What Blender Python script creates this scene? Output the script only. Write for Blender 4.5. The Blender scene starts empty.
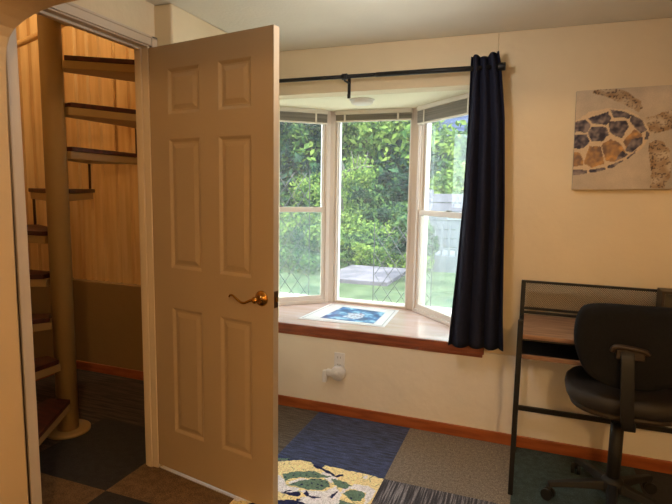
import bpy, bmesh, math, random
from mathutils import Vector, Matrix, noise
random.seed(7)
PI = math.pi
scene = bpy.context.scene
COL = scene.collection

# ------------------------------------------------------------ camera
cam_data = bpy.data.cameras.new('camera')
cam = bpy.data.objects.new('camera', cam_data)
COL.objects.link(cam)
cr = Vector((0.93590481, 0.35187576, 0.01629806))
cu = Vector((-0.05682602, 0.10515795, 0.9928306))
cd = Vector((-0.34763915, 0.9301211, -0.11841353))
cm = Matrix((cr, cu, -cd)).transposed().to_4x4()
cm.translation = Vector((0.24515505, -2.94014045, 1.40925422))
cam.matrix_world = cm
cam_data.sensor_width = 36
cam_data.lens = 515.969 / 672 * 36
cam_data.clip_start = 0.02
cam_data.clip_end = 200
scene.camera = cam

# ------------------------------------------------------------ view, sky, sun
scene.view_settings.view_transform = 'Standard'
scene.view_settings.look = 'None'
scene.view_settings.gamma = 1
scene.view_settings.use_curve_mapping = False
scene.view_settings.exposure = 0.0
SKY = 8.3
SUN = 9.0
ROOM_LAMP = 80
FILL_LAMP = 11
STAIR_LAMP = 40
world = bpy.data.worlds.new('world')
scene.world = world
world.use_nodes = True
wn = world.node_tree
wbg = wn.nodes['Background']
wsky = wn.nodes.new('ShaderNodeTexSky')
wsky.sky_type = 'HOSEK_WILKIE'
wsky.sun_direction = Vector((0.60, -0.56, 1.40)).normalized()
wsky.turbidity = 6
wmix = wn.nodes.new('ShaderNodeMixRGB')
wmix.inputs[0].default_value = 0.75
wmix.inputs[2].default_value = (0.90, 0.95, 1.0, 1)
wn.links.new(wsky.outputs[0], wmix.inputs[1])
wn.links.new(wmix.outputs[0], wbg.inputs[0])
wbg.inputs[1].default_value = SKY

def add_light(kind, name, loc, energy, color, size=0.1, direction=None):
    ld = bpy.data.lights.new(name, kind)
    ld.energy = energy
    ld.color = color
    if kind == 'POINT':
        ld.shadow_soft_size = size
    if kind == 'SUN':
        ld.angle = size
    o = bpy.data.objects.new(name, ld)
    o.location = loc
    if direction is not None:
        o.rotation_euler = Vector(direction).to_track_quat('-Z', 'Y').to_euler()
    COL.objects.link(o)
    return o
add_light('SUN', 'sun', (0, -5, 12), SUN, (1.0, 0.95, 0.82), 0.05, (-0.60, 0.56, -1.40))

# ------------------------------------------------------------ helpers
WM = {}
def wmat(o):
    return WM.get(o.name, Matrix.Identity(4))
def tag(o, label=None, cat=None, group=None, kind=None):
    if label: o['label'] = label
    if cat: o['category'] = cat
    if group: o['group'] = group
    if kind: o['kind'] = kind
    return o
def thing(name, loc, label, cat, group=None, kind=None, rz=0):
    o = bpy.data.objects.new(name, None)
    o.empty_display_size = 0.1
    COL.objects.link(o)
    o.location = loc
    o.rotation_euler = (0, 0, rz)
    WM[o.name] = Matrix.Translation(Vector(loc)) @ Matrix.Rotation(rz, 4, 'Z')
    return tag(o, label, cat, group, kind)
def mk(name, bm, mats, parent=None, bevel=0, smooth=False, origin=None, segs=2, sub=0, tagk=None):
    bmesh.ops.recalc_face_normals(bm, faces=bm.faces)
    me = bpy.data.meshes.new(name)
    bm.to_mesh(me); bm.free()
    if not isinstance(mats, (list, tuple)): mats = [mats]
    for m in mats: me.materials.append(m)
    o = bpy.data.objects.new(name, me)
    COL.objects.link(o)
    if smooth:
        for p in me.polygons: p.use_smooth = True
    if parent is not None:
        M = wmat(parent)
        me.transform(M.inverted())
        o.parent = parent
        WM[o.name] = M
    else:
        if origin is None:
            xs = [v.co.x for v in me.vertices]; ys = [v.co.y for v in me.vertices]; zs = [v.co.z for v in me.vertices]
            origin = ((min(xs)+max(xs))/2, (min(ys)+max(ys))/2, min(zs))
        me.transform(Matrix.Translation(-Vector(origin)))
        o.location = origin
        WM[o.name] = Matrix.Translation(Vector(origin))
    if bevel:
        md = o.modifiers.new('bevel', 'BEVEL'); md.width = bevel; md.segments = segs; md.limit_method = 'ANGLE'; md.angle_limit = 0.6
        md.harden_normals = False
    if sub:
        md = o.modifiers.new('sub', 'SUBSURF'); md.levels = sub; md.render_levels = sub
    if tagk: tag(o, **tagk)
    return o
def B(): return bmesh.new()
def box(bm, x0, x1, y0, y1, z0, z1, M=None, mi=0):
    vs = [bm.verts.new((x, y, z)) for x in (x0, x1) for y in (y0, y1) for z in (z0, z1)]
    if M is not None:
        for v in vs: v.co = M @ v.co
    fs = []
    for idx in ((0, 1, 3, 2), (4, 6, 7, 5), (0, 4, 5, 1), (2, 3, 7, 6), (0, 2, 6, 4), (1, 5, 7, 3)):
        f = bm.faces.new([vs[i] for i in idx]); f.material_index = mi; fs.append(f)
    return vs
def obox(bm, P, ang, u0, u1, n0, n1, z0, z1, mi=0):
    """box in a frame at P (x,y) whose u axis points along ang (degrees); n is 90 degrees left of u"""
    M = Matrix.Translation((P[0], P[1], 0)) @ Matrix.Rotation(math.radians(ang), 4, 'Z')
    return box(bm, u0, u1, n0, n1, z0, z1, M, mi)
def prism(bm, pts, z0, z1, mi=0, M=None):
    """pts in xy extruded in z"""
    a = [bm.verts.new((x, y, z0)) for x, y in pts]
    b = [bm.verts.new((x, y, z1)) for x, y in pts]
    if M is not None:
        for v in a+b: v.co = M @ v.co
    n = len(pts)
    fs = [bm.faces.new(a), bm.faces.new(b)]
    for i in range(n):
        fs.append(bm.faces.new((a[i], a[(i+1) % n], b[(i+1) % n], b[i])))
    for f in fs: f.material_index = mi
def tube(bm, pts, r, n=10, cap=True, mi=0, radii=None):
    pts = [Vector(p) for p in pts]
    rings = []
    up = Vector((0, 0, 1))
    last = None
    for i, p in enumerate(pts):
        t = (pts[min(i+1, len(pts)-1)] - pts[max(i-1, 0)]).normalized()
        if last is None:
            a = t.cross(up)
            if a.length < 0.05: a = t.cross(Vector((1, 0, 0)))
        else:
            a = last - t*last.dot(t)
        a.normalize(); last = a
        b = t.cross(a)
        rr = radii[i] if radii else r
        rings.append([bm.verts.new(p + a*math.cos(2*PI*k/n)*rr + b*math.sin(2*PI*k/n)*rr) for k in range(n)])
    for i in range(len(rings)-1):
        for k in range(n):
            f = bm.faces.new((rings[i][k], rings[i][(k+1) % n], rings[i+1][(k+1) % n], rings[i+1][k])); f.smooth = True; f.material_index = mi
    if cap:
        bm.faces.new(rings[0]).material_index = mi; bm.faces.new(rings[-1]).material_index = mi
def lathe(bm, prof, c=(0, 0, 0), n=24, M=None):
    """prof: (r,z) pairs about z axis through c"""
    rings = []
    for r, z in prof:
        if r < 1e-5: rings.append([bm.verts.new((0, 0, z))])
        else: rings.append([bm.verts.new((r*math.cos(2*PI*k/n), r*math.sin(2*PI*k/n), z)) for k in range(n)])
    T = Matrix.Translation(c) @ (M if M is not None else Matrix.Identity(4))
    for R in rings:
        for v in R: v.co = T @ v.co
    for a, b in zip(rings, rings[1:]):
        for k in range(n):
            if len(a) == 1 and len(b) == 1: continue
            if len(a) == 1: f = bm.faces.new((a[0], b[k], b[(k+1) % n]))
            elif len(b) == 1: f = bm.faces.new((a[k], b[0], a[(k+1) % n]))
            else: f = bm.faces.new((a[k], a[(k+1) % n], b[(k+1) % n], b[k]))
            f.smooth = True
    if len(rings[0]) > 1: bm.faces.new(rings[0])
    if len(rings[-1]) > 1: bm.faces.new(rings[-1])
RX90 = Matrix.Rotation(PI/2, 4, 'X')     # local z -> world -y
def catmull(P, k=6, closed=True):
    out = []; n = len(P)
    rng = range(n) if closed else range(n-1)
    for i in rng:
        g = (lambda j: P[j % n]) if closed else (lambda j: P[max(0, min(n-1, j))])
        p0, p1, p2, p3 = g(i-1), g(i), g(i+1), g(i+2)
        for s in range(k):
            t = s/k
            out.append(tuple(0.5*((2*b)+(-a+c)*t+(2*a-5*b+4*c-d)*t*t+(-a+3*b-3*c+d)*t**3) for a, b, c, d in zip(p0, p1, p2, p3)))
    if not closed: out.append(tuple(P[-1]))
    return out
def S(r, g=None, b=None):
    """sRGB 0-255 to linear rgba"""
    if g is None: g = b = r
    f = lambda c: (c/255/12.92) if c/255 <= 0.04045 else ((c/255+0.055)/1.055)**2.4
    return (f(r), f(g), f(b), 1)

# ------------------------------------------------------------ materials
def pmat(name, col, rough=0.6, metal=0, spec=0.5, noise_amt=0.0, noise_scale=8, bump=0, bump_scale=60, col2=None, coat=0, detail=4, stretch=None):
    m = bpy.data.materials.new(name); m.use_nodes = True
    nt = m.node_tree; bs = nt.nodes['Principled BSDF']
    bs.inputs['Roughness'].default_value = rough
    bs.inputs['Metallic'].default_value = metal
    bs.inputs['Specular IOR Level'].default_value = spec
    bs.inputs['Coat Weight'].default_value = coat
    bs.inputs['Base Color'].default_value = col
    tc = nt.nodes.new('ShaderNodeTexCoord')
    mp = nt.nodes.new('ShaderNodeMapping')
    nt.links.new(tc.outputs['Object'], mp.inputs[0])
    if stretch: mp.inputs['Scale'].default_value = stretch
    if noise_amt or col2:
        nz = nt.nodes.new('ShaderNodeTexNoise'); nz.inputs['Scale'].default_value = noise_scale; nz.inputs['Detail'].default_value = detail
        nt.links.new(mp.outputs[0], nz.inputs['Vector'])
        rp = nt.nodes.new('ShaderNodeValToRGB')
        rp.color_ramp.elements[0].position = 0.35; rp.color_ramp.elements[1].position = 0.65
        c2 = col2 if col2 else tuple(max(0, c*(1-noise_amt)) for c in col[:3]) + (1,)
        rp.color_ramp.elements[0].color = c2; rp.color_ramp.elements[1].color = col
        nt.links.new(nz.outputs['Fac'], rp.inputs[0]); nt.links.new(rp.outputs[0], bs.inputs['Base Color'])
    if bump:
        nb = nt.nodes.new('ShaderNodeTexNoise'); nb.inputs['Scale'].default_value = bump_scale; nb.inputs['Detail'].default_value = 3
        nt.links.new(mp.outputs[0], nb.inputs['Vector'])
        bp = nt.nodes.new('ShaderNodeBump'); bp.inputs['Strength'].default_value = bump; bp.inputs['Distance'].default_value = 0.01
        nt.links.new(nb.outputs['Fac'], bp.inputs['Height']); nt.links.new(bp.outputs[0], bs.inputs['Normal'])
    return m
M_kneewall = pmat('knee_wall_paint', S(236, 230, 222), 0.75, noise_amt=0.05, noise_scale=3, bump=0.35, bump_scale=14)
M_stairknee = pmat('shaded_knee_tan', S(150, 118, 74), 0.75, noise_amt=0.05, noise_scale=3, bump=0.3, bump_scale=14)  # wall colour darkened, the stairwell's shade is put into it
M_archpaint = pmat('arch_wall_paint', S(216, 186, 140), 0.75, noise_amt=0.05, noise_scale=3, bump=0.3, bump_scale=14)
M_mesh = pmat('brown_grey_wire', S(92, 78, 66), 0.6, noise_amt=0.1)
M_wall = pmat('wall_paint', S(232, 214, 180), 0.75, noise_amt=0.05, noise_scale=3, bump=0.35, bump_scale=14)
M_ceil = pmat('ceiling_paint', S(236, 230, 215), 0.85, noise_amt=0.03, noise_scale=5, bump=0.2, bump_scale=60)
M_bayceil = pmat('bay_ceiling_paint', S(238, 230, 198), 0.7, noise_amt=0.03, noise_scale=3)
M_white = pmat('white_trim_paint', S(212, 196, 174), 0.45, noise_amt=0.03, noise_scale=4)
M_door = pmat('door_paint', S(176, 156, 130), 0.42, noise_amt=0.03, noise_scale=3, bump=0.05, bump_scale=90)
M_vinyl = pmat('window_vinyl', S(214, 200, 190), 0.4, noise_amt=0.03)
M_vinylw = pmat('white_vinyl', S(235, 235, 235), 0.4, noise_amt=0.02)
M_base = pmat('stained_baseboard', S(168, 92, 48), 0.4, col2=S(140, 70, 34), noise_scale=5, stretch=(1, 8, 8))
M_silledge = pmat('stained_sill_edge', S(150, 84, 58), 0.35, col2=S(118, 60, 42), noise_scale=6, stretch=(1, 8, 8))
M_sill = pmat('sill_laminate', S(202, 176, 170), 0.2, col2=S(190, 158, 146), noise_scale=3, stretch=(1, 5, 5), coat=0.3)
M_black = pmat('black_metal', S(18, 18, 20), 0.5, noise_amt=0.1)
M_curtain = pmat('navy_curtain_cloth', S(35, 38, 56), 0.85, spec=0.15, noise_amt=0.15, noise_scale=40, bump=0.15, bump_scale=300)
M_brass = pmat('antique_brass', S(190, 140, 70), 0.25, 1.0, noise_amt=0.3, noise_scale=30)
M_dkbrass = pmat('dark_brass', S(110, 80, 45), 0.35, 1.0, noise_amt=0.3, noise_scale=30)
M_pole = pmat('cream_steel_paint', S(178, 148, 98), 0.45, noise_amt=0.06, noise_scale=6)
M_tread = pmat('dark_stained_tread', S(92, 40, 30), 0.5, col2=S(60, 26, 22), noise_scale=10, stretch=(1, 4, 1))
M_rail = pmat('pale_wood_rail', S(214, 170, 110), 0.45, col2=S(190, 145, 90), noise_scale=12)
M_balu = pmat('brown_steel_paint', S(90, 58, 34), 0.5, noise_amt=0.1)
M_plate = pmat('white_plastic', S(228, 230, 240), 0.4, noise_amt=0.02)
M_slot = pmat('dark_slot', S(30, 30, 30), 0.6, noise_amt=0.1)
M_deskwood = pmat('rustic_desk_wood', S(168, 132, 104), 0.5, col2=S(128, 94, 72), noise_scale=5, stretch=(1, 9, 9))
M_chair = pmat('black_chair_fabric', S(26, 27, 30), 0.85, spec=0.2, noise_amt=0.25, noise_scale=80, bump=0.2, bump_scale=300)
M_seat = pmat('black_seat_vinyl', S(36, 31, 28), 0.62, noise_amt=0.2, noise_scale=20)
M_shell = pmat('brown_black_plastic', S(52, 40, 30), 0.55, noise_amt=0.2, noise_scale=10)
M_plastic = pmat('black_plastic', S(20, 20, 21), 0.6, noise_amt=0.15)
M_blind = pmat('blind_slats', S(150, 142, 132), 0.5, col2=S(112, 106, 98), noise_scale=60, stretch=(0.02, 0.02, 3))
M_blindw = pmat('blind_headrail', S(226, 218, 206), 0.4, noise_amt=0.03)
M_paper = pmat('white_card', S(220, 212, 212), 0.35, noise_amt=0.03, coat=0.3)
M_box = pmat('dark_brown_box', S(60, 44, 28), 0.45, noise_amt=0.3, noise_scale=12)
M_boxglass = pmat('smoky_front', S(84, 76, 58), 0.3, col2=S(44, 40, 32), noise_scale=14)
M_metallic = pmat('grey_steel', S(120, 118, 112), 0.3, 1.0, noise_amt=0.1)

def carpet(name, c1, c2, scale=160, stretch=(1, 1, 1), c3=None, p=(0.35, 0.65), fleck=None):
    m = bpy.data.materials.new(name); m.use_nodes = True
    nt = m.node_tree; bs = nt.nodes['Principled BSDF']
    bs.inputs['Roughness'].default_value = 0.95; bs.inputs['Specular IOR Level'].default_value = 0.1
    bs.inputs['Sheen Weight'].default_value = 0.15
    tc = nt.nodes.new('ShaderNodeTexCoord'); mp = nt.nodes.new('ShaderNodeMapping')
    nt.links.new(tc.outputs['Object'], mp.inputs[0]); mp.inputs['Scale'].default_value = stretch
    nz = nt.nodes.new('ShaderNodeTexNoise'); nz.inputs['Scale'].default_value = scale; nz.inputs['Detail'].default_value = 3
    nt.links.new(mp.outputs[0], nz.inputs['Vector'])
    rp = nt.nodes.new('ShaderNodeValToRGB'); e = rp.color_ramp.elements
    e[0].position, e[1].position = p; e[0].color = c1; e[1].color = c2
    if c3:
        x = e.new(0.5*(p[0]+p[1])); x.color = c3
    nt.links.new(nz.outputs['Fac'], rp.inputs[0])
    fine = nt.nodes.new('ShaderNodeTexNoise'); fine.inputs['Scale'].default_value = 180; fine.inputs['Detail'].default_value = 2
    nt.links.new(tc.outputs['Object'], fine.inputs['Vector'])
    fr = nt.nodes.new('ShaderNodeMapRange'); fr.inputs[1].default_value = 0.3; fr.inputs[2].default_value = 0.7
    fr.inputs[3].default_value = 0.45; fr.inputs[4].default_value = 1.55
    nt.links.new(fine.outputs['Fac'], fr.inputs[0])
    mx = nt.nodes.new('ShaderNodeVectorMath'); mx.operation = 'SCALE'
    nt.links.new(rp.outputs[0], mx.inputs[0]); nt.links.new(fr.outputs[0], mx.inputs['Scale'])
    nt.links.new(mx.outputs[0], bs.inputs['Base Color'])
    bp = nt.nodes.new('ShaderNodeBump'); bp.inputs['Strength'].default_value = 0.5; bp.inputs['Distance'].default_value = 0.004
    nt.links.new(fine.outputs['Fac'], bp.inputs['Height']); nt.links.new(bp.outputs[0], bs.inputs['Normal'])
    return m
C_blue = carpet('carpet_blue', S(40, 46, 66), S(76, 92, 138), 14, (1, 5, 1), p=(0.3, 0.72))
C_grey = carpet('carpet_grey', S(118, 108, 98), S(140, 128, 116), 60)
C_brown = carpet('carpet_brown', S(70, 60, 50), S(104, 94, 86), 14, (0.7, 8, 1))
C_teal = carpet('carpet_teal', S(38, 58, 60), S(54, 76, 78), 30)
C_stripe = carpet('carpet_striped', S(58, 58, 68), S(140, 138, 146), 20, (6, 0.25, 1), p=(0.42, 0.6), c3=S(84, 84, 94))
C_dark = carpet('carpet_charcoal', S(30, 28, 30), S(40, 38, 40), 30)
C_tan = carpet('carpet_tan_brown', S(96, 72, 46), S(116, 90, 60), 25)
C_dstripe = carpet('carpet_dark_striped', S(38, 28, 26), S(84, 66, 56), 9, (0.5, 6, 1))

def attr_mat(name, rough=0.7, spec=0.3, fine=0.25, fscale=150):
    m = bpy.data.materials.new(name); m.use_nodes = True
    nt = m.node_tree; bs = nt.nodes['Principled BSDF']
    bs.inputs['Roughness'].default_value = rough; bs.inputs['Specular IOR Level'].default_value = spec
    at = nt.nodes.new('ShaderNodeAttribute'); at.attribute_name = 'Col'
    tc = nt.nodes.new('ShaderNodeTexCoord')
    nz = nt.nodes.new('ShaderNodeTexNoise'); nz.inputs['Scale'].default_value = fscale
    nt.links.new(tc.outputs['Object'], nz.inputs['Vector'])
    fr = nt.nodes.new('ShaderNodeMapRange'); fr.inputs[1].default_value = 0.3; fr.inputs[2].default_value = 0.7
    fr.inputs[3].default_value = 1-fine; fr.inputs[4].default_value = 1+fine
    nt.links.new(nz.outputs['Fac'], fr.inputs[0])
    mx = nt.nodes.new('ShaderNodeVectorMath'); mx.operation = 'SCALE'
    nt.links.new(at.outputs['Color'], mx.inputs[0]); nt.links.new(fr.outputs[0], mx.inputs['Scale'])
    nt.links.new(mx.outputs[0], bs.inputs['Base Color'])
    return m
def glass_mat(name, haze=0.0, tint=(0.96, 1, 0.99, 1)):
    m = bpy.data.materials.new(name); m.use_nodes = True
    nt = m.node_tree; nt.nodes.remove(nt.nodes['Principled BSDF'])
    out = nt.nodes['Material Output']
    tr = nt.nodes.new('ShaderNodeBsdfTransparent'); tr.inputs[0].default_value = tint
    gl = nt.nodes.new('ShaderNodeBsdfGlossy'); gl.inputs['Roughness'].default_value = 0.02
    lf = nt.nodes.new('ShaderNodeLayerWeight'); lf.inputs[0].default_value = 0.5
    pw = nt.nodes.new('ShaderNodeMath'); pw.operation = 'POWER'; pw.inputs[1].default_value = 5
    nt.links.new(lf.outputs['Facing'], pw.inputs[0])
    lw = nt.nodes.new('ShaderNodeMath'); lw.operation = 'MULTIPLY_ADD'; lw.inputs[1].default_value = 0.9; lw.inputs[2].default_value = 0.035
    nt.links.new(pw.outputs[0], lw.inputs[0])
    mx = nt.nodes.new('ShaderNodeMixShader')
    nt.links.new(lw.outputs[0], mx.inputs[0]); nt.links.new(tr.outputs[0], mx.inputs[1]); nt.links.new(gl.outputs[0], mx.inputs[2])
    last = mx
    if haze:
        df = nt.nodes.new('ShaderNodeBsdfDiffuse'); df.inputs[0].default_value = (0.75, 0.78, 0.8, 1)
        tl = nt.nodes.new('ShaderNodeBsdfTranslucent'); tl.inputs[0].default_value = (0.8, 0.82, 0.85, 1)
        m1 = nt.nodes.new('ShaderNodeMixShader'); m1.inputs[0].default_value = 0.6
        nt.links.new(df.outputs[0], m1.inputs[1]); nt.links.new(tl.outputs[0], m1.inputs[2])
        m2 = nt.nodes.new('ShaderNodeMixShader'); m2.inputs[0].default_value = haze
        nt.links.new(mx.outputs[0], m2.inputs[1]); nt.links.new(m1.outputs[0], m2.inputs[2]); last = m2
    nt.links.new(last.outputs[0], out.inputs[0])
    return m
M_glass = glass_mat('window_glass', 0.03)
M_screen = glass_mat('insect_screen_mesh', 0.06)

def leaf_mat(name, c1, c2, c3, scale=3):
    m = bpy.data.materials.new(name); m.use_nodes = True
    nt = m.node_tree; bs = nt.nodes['Principled BSDF']
    bs.inputs['Roughness'].default_value = 0.6; bs.inputs['Specular IOR Level'].default_value = 0.2
    tc = nt.nodes.new('ShaderNodeTexCoord')
    nz = nt.nodes.new('ShaderNodeTexNoise'); nz.inputs['Scale'].default_value = scale; nz.inputs['Detail'].default_value = 6
    nt.links.new(tc.outputs['Object'], nz.inputs['Vector'])
    rp = nt.nodes.new('ShaderNodeValToRGB'); e = rp.color_ramp.elements
    e[0].position = 0.38; e[0].color = c1; e[1].position = 0.64; e[1].color = c3
    x = e.new(0.5); x.color = c2
    ge = nt.nodes.new('ShaderNodeNewGeometry')
    ra = nt.nodes.new('ShaderNodeMapRange'); ra.inputs[3].default_value = -0.13; ra.inputs[4].default_value = 0.13
    nt.links.new(ge.outputs['Random Per Island'], ra.inputs[0])
    ad = nt.nodes.new('ShaderNodeMath'); ad.operation = 'ADD'
    nt.links.new(nz.outputs['Fac'], ad.inputs[0]); nt.links.new(ra.outputs[0], ad.inputs[1])
    nt.links.new(ad.outputs[0], rp.inputs[0]); nt.links.new(rp.outputs[0], bs.inputs['Base Color'])
    tl = nt.nodes.new('ShaderNodeBsdfTranslucent'); nt.links.new(rp.outputs[0], tl.inputs[0])
    mx = nt.nodes.new('ShaderNodeMixShader'); mx.inputs[0].default_value = 0.4
    nt.links.new(bs.outputs[0], mx.inputs[1]); nt.links.new(tl.outputs[0], mx.inputs[2])
    nt.links.new(mx.outputs[0], nt.nodes['Material Output'].inputs[0])
    return m
def E(r, g, b, k=0.60):
    c = S(r, g, b)
    return (c[0]*k, c[1]*k, c[2]*k, 1)
M_bounce = pmat('pale_bounce_surface', S(176, 174, 166), 0.8, noise_amt=0.06, noise_scale=3)
L_dark = leaf_mat('leaves_dark', E(22, 46, 44), E(44, 80, 66), E(76, 118, 76), 2.5)
L_mid = leaf_mat('leaves_mid', E(36, 70, 56), E(66, 106, 68), E(116, 152, 80), 2.5)
L_lite = leaf_mat('leaves_light', E(72, 112, 58), E(120, 156, 72), E(164, 192, 92), 3)
M_grass = pmat('lawn_grass', E(108, 124, 92), 0.9, col2=E(78, 96, 70), noise_scale=3, bump=0.4, bump_scale=80, spec=0.1)
M_bark = pmat('pale_bark', E(128, 122, 116), 0.8, col2=E(80, 76, 72), noise_scale=14, bump=0.5, bump_scale=40)
M_dbark = pmat('dark_bark', E(58, 52, 46), 0.85, col2=E(40, 36, 32), noise_scale=10, bump=0.5, bump_scale=30)
M_siding = pmat('blue_grey_siding', E(128, 144, 196), 0.7, noise_amt=0.08, noise_scale=2)
M_roof = pmat('grey_shingles', E(74, 78, 90), 0.85, noise_amt=0.3, noise_scale=30)
M_path = pmat('grey_paving', E(132, 126, 140), 0.8, col2=E(96, 94, 106), noise_scale=4)
M_fence = pmat('weathered_white_boards', E(140, 140, 154), 0.75, noise_amt=0.15, noise_scale=5)
M_trellis = pmat('weathered_lattice', E(96, 100, 104), 0.7, noise_amt=0.15, noise_scale=8)

# ------------------------------------------------------------ structure
HX, HY, DANG, DW = -1.4435, -0.9376, 0.1822, 0.7286
CEIL = 2.251
XR, YB = 2.7, -4.9         # right wall, wall behind the camera
TS = 0.59
GX = [-0.945 + TS*i for i in range(-5, 8)]
GY = [-0.605 - TS*i for i in range(-1, 9)]
# floor of carpet tiles
bm = B()
fm = [C_blue, C_grey, C_brown, C_teal, C_stripe, C_dark, C_tan, C_dstripe]
cell = {(-0.945, 0): 0, (-0.355, 0): 1, (-1.535, 0): 2, (0.235, 0): 3, (0.825, 0): 5, (-0.355, 1): 4, (-1.535, 1): 6, (-2.125, 1): 5,
        (-2.125, 2): 6, (-2.715, 2): 6, (-2.125, 0): 7, (-2.715, 0): 7, (-2.715, 1): 7, (0.235, 1): 1, (-1.535, 2): 5, (-0.945, 2): 4, (-3.305, 0): 7,
        (-3.305, 1): 5, (-0.355, 2): 0, (0.825, 1): 4, (0.235, 2): 3, (-0.945, 1): 0}
rows = [(0.02, -0.605)] + [(-0.605-TS*i, -0.605-TS*(i+1)) for i in range(8)]
for j, (ya, yb) in enumerate(rows):
    for x in GX:
        mi = cell.get((round(x, 3), j), [1, 0, 4, 5, 2, 1][(int(round(x*10)) + 3*j) % 6])
        x0, x1 = max(x, -3.3), min(x+TS, 3.0)
        if x1 <= x0: continue
        y0, y1 = max(yb, -5.0), ya
        vs = [bm.verts.new(c) for c in ((x0, y0, 0), (x1, y0, 0), (x1, y1, 0), (x0, y1, 0))]
        f = bm.faces.new(vs); f.material_index = mi
for f in list(bm.faces): pass
me_floor = mk('floor', bm, fm, origin=(0, 0, 0), tagk=dict(kind='structure'))
bm = B(); box(bm, -3.3, 3.0, -5.0, 0.9, -0.12, -0.004)
mk('floor_slab', bm, pmat('concrete', S(120), 0.9, noise_amt=0.1), tagk=dict(kind='structure'))

# wall with the bay window: right part, head over the opening, knee wall
bm = B()
box(bm, 0.04, XR+0.1, 0.012, 0.14, 0.40, CEIL)
box(bm, -1.35, 0.04, 0.012, 0.14, 1.988, CEIL)
box(bm, -1.40, -1.31, 0.012, 0.14, 0.50, CEIL)
mk('wall_back', bm, M_wall, bevel=0.004, tagk=dict(kind='structure'))
bm = B(); box(bm, -1.50, XR+0.1, 0.0, 0.14, -0.02, 0.515)
mk('wall_back_knee', bm, M_kneewall, bevel=0.004, tagk=dict(kind='structure'))
# recessed left wall strip and the corner beside the doorway
bm = B(); box(bm, -1.530, -1.345, -0.889, 0.012, 0, CEIL)
mk('wall_left_corner', bm, M_wall, bevel=0.012, segs=3, tagk=dict(kind='structure'))
# partition with the doorway
bm = B()
box(bm, -1.5635, HX, -1.70, -1.615, 0, 2.065)
box(bm, -1.5635, HX, -1.70, -0.885, 2.065, CEIL)
box(bm, -1.520, HX, -0.925, -0.885, 0, 2.065)
box(bm, -1.5635, -1.45, YB, -2.0, 0, CEIL)
mk('wall_left', bm, M_wall, tagk=dict(kind='structure'))
bm = B(); box(bm, XR, XR+0.12, YB, 0.14, 0, CEIL)
mk('wall_right', bm, M_wall, tagk=dict(kind='structure'))
bm = B(); box(bm, -1.6, XR+0.1, YB-0.12, YB, 0, CEIL)
mk('wall_front', bm, M_wall, tagk=dict(kind='structure'))
bm = B(); box(bm, -1.5635, XR+0.12, YB-0.12, 0.14, CEIL, CEIL+0.12)
mk('ceiling', bm, M_ceil, tagk=dict(kind='structure'))
# arch wall between the two rooms
arch = [(-1.372, 0.0), (-1.372, 1.0), (-1.366, 1.60), (-1.360, 1.80), (-1.352, 1.845), (-1.338, 1.875), (-1.313, 1.899), (-1.27, 1.919), (-1.226, 1.934), (-1.18, 1.944), (-1.142, 1.950), (-1.09, 1.954), (-1.04, 1.956)]
mx = 2*0.45
right = [(2.3 - (x+1.372), z) for x, z in reversed(arch)]
outline = [(-1.5635, 0)] + arch + right + [(XR, 0), (XR, CEIL), (-1.5635, CEIL)]
bm = B(); prism(bm, [(x, z) for x, z in outline], 1.70, 2.0, M=RX90)
mk('wall_arch', bm, M_archpaint, bevel=0.012, segs=3, tagk=dict(kind='structure'))

# stairwell: back wall with ledge and vertical boards, left wall, near wall, top
SX, SY = -3.05, 0.0
STOP = 4.7
bm = B(); box(bm, SX-0.12, -1.50, SY, SY+0.14, 0, 0.70)
mk('wall_stair_back_knee', bm, M_stairknee, bevel=0.006, tagk=dict(kind='structure'))
bm = B(); box(bm, SX-0.16, SX, -1.75, SY+0.14, 0, 0.70)
mk('wall_stair_left_knee', bm, M_stairknee, bevel=0.006, tagk=dict(kind='structure'))
M_board = pmat('honey_boards', S(230, 192, 138), 0.5, col2=S(214, 170, 114), noise_scale=5, stretch=(5, 5, 0.35), bump=0.05)
def boards(name, horizontal_x):
    bm = B()
    random.seed(11)
    a, b = (SX-0.1, -1.5635) if horizontal_x else (-1.75, SY+0.04)
    u = a
    prof = []
    while u < b:
        w = random.choice([0.085, 0.11, 0.13])
        w1 = min(u+w, b)
        prof += [(u, 0.022), (u+0.008, 0.0), (w1-0.030, 0.0), (w1-0.022, 0.020)]
        u = w1
    prof.append((b, 0.022))
    pts = []
    for (q, d) in prof:
        pts.append((q, SY+0.04+d) if horizontal_x else (SX-0.04-d, q))
    pts += [(b, SY+0.14), (a, SY+0.14)] if horizontal_x else [(SX-0.16, b), (SX-0.16, a)]
    prism(bm, pts, 0.70, STOP)
    mk(name, bm, M_board, tagk=dict(kind='structure'))
boards('wall_stair_back', True)
boards('wall_stair_left', False)
bm = B(); box(bm, SX-0.16, -1.5635, -1.87, -1.75, 0, STOP)
mk('wall_stair_near', bm, M_wall, tagk=dict(kind='structure'))
bm = B(); box(bm, -1.5635, -1.44, -1.87, 0.14, CEIL+0.12, STOP)
mk('wall_stair_right', bm, M_wall, tagk=dict(kind='structure'))
bm = B(); box(bm, SX-0.16, -1.44, -1.87, 0.14, STOP, STOP+0.1)
mk('ceiling_stair', bm, M_ceil, tagk=dict(kind='structure'))

# baseboards
bm = B(); box(bm, -1.325, XR, -0.015, 0.0, 0, 0.066)
mk('baseboard_back', bm, M_base, bevel=0.004, tagk=dict(kind='structure'))
bm = B(); box(bm, XR-0.015, XR, -1.70, -0.015, 0, 0.066)
mk('baseboard_right', bm, M_base, bevel=0.004, tagk=dict(kind='structure'))
bm = B(); box(bm, -1.325, -1.31, -0.89, -0.015, 0, 0.066)
mk('baseboard_left', bm, M_base, bevel=0.004, tagk=dict(kind='structure'))
bm = B(); box(bm, SX, -1.5635, -0.015, 0.0, 0, 0.066); box(bm, SX, SX+0.015, -1.75, -0.015, 0, 0.066)
mk('baseboard_stair', bm, M_base, bevel=0.004, tagk=dict(kind='structure'))

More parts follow.
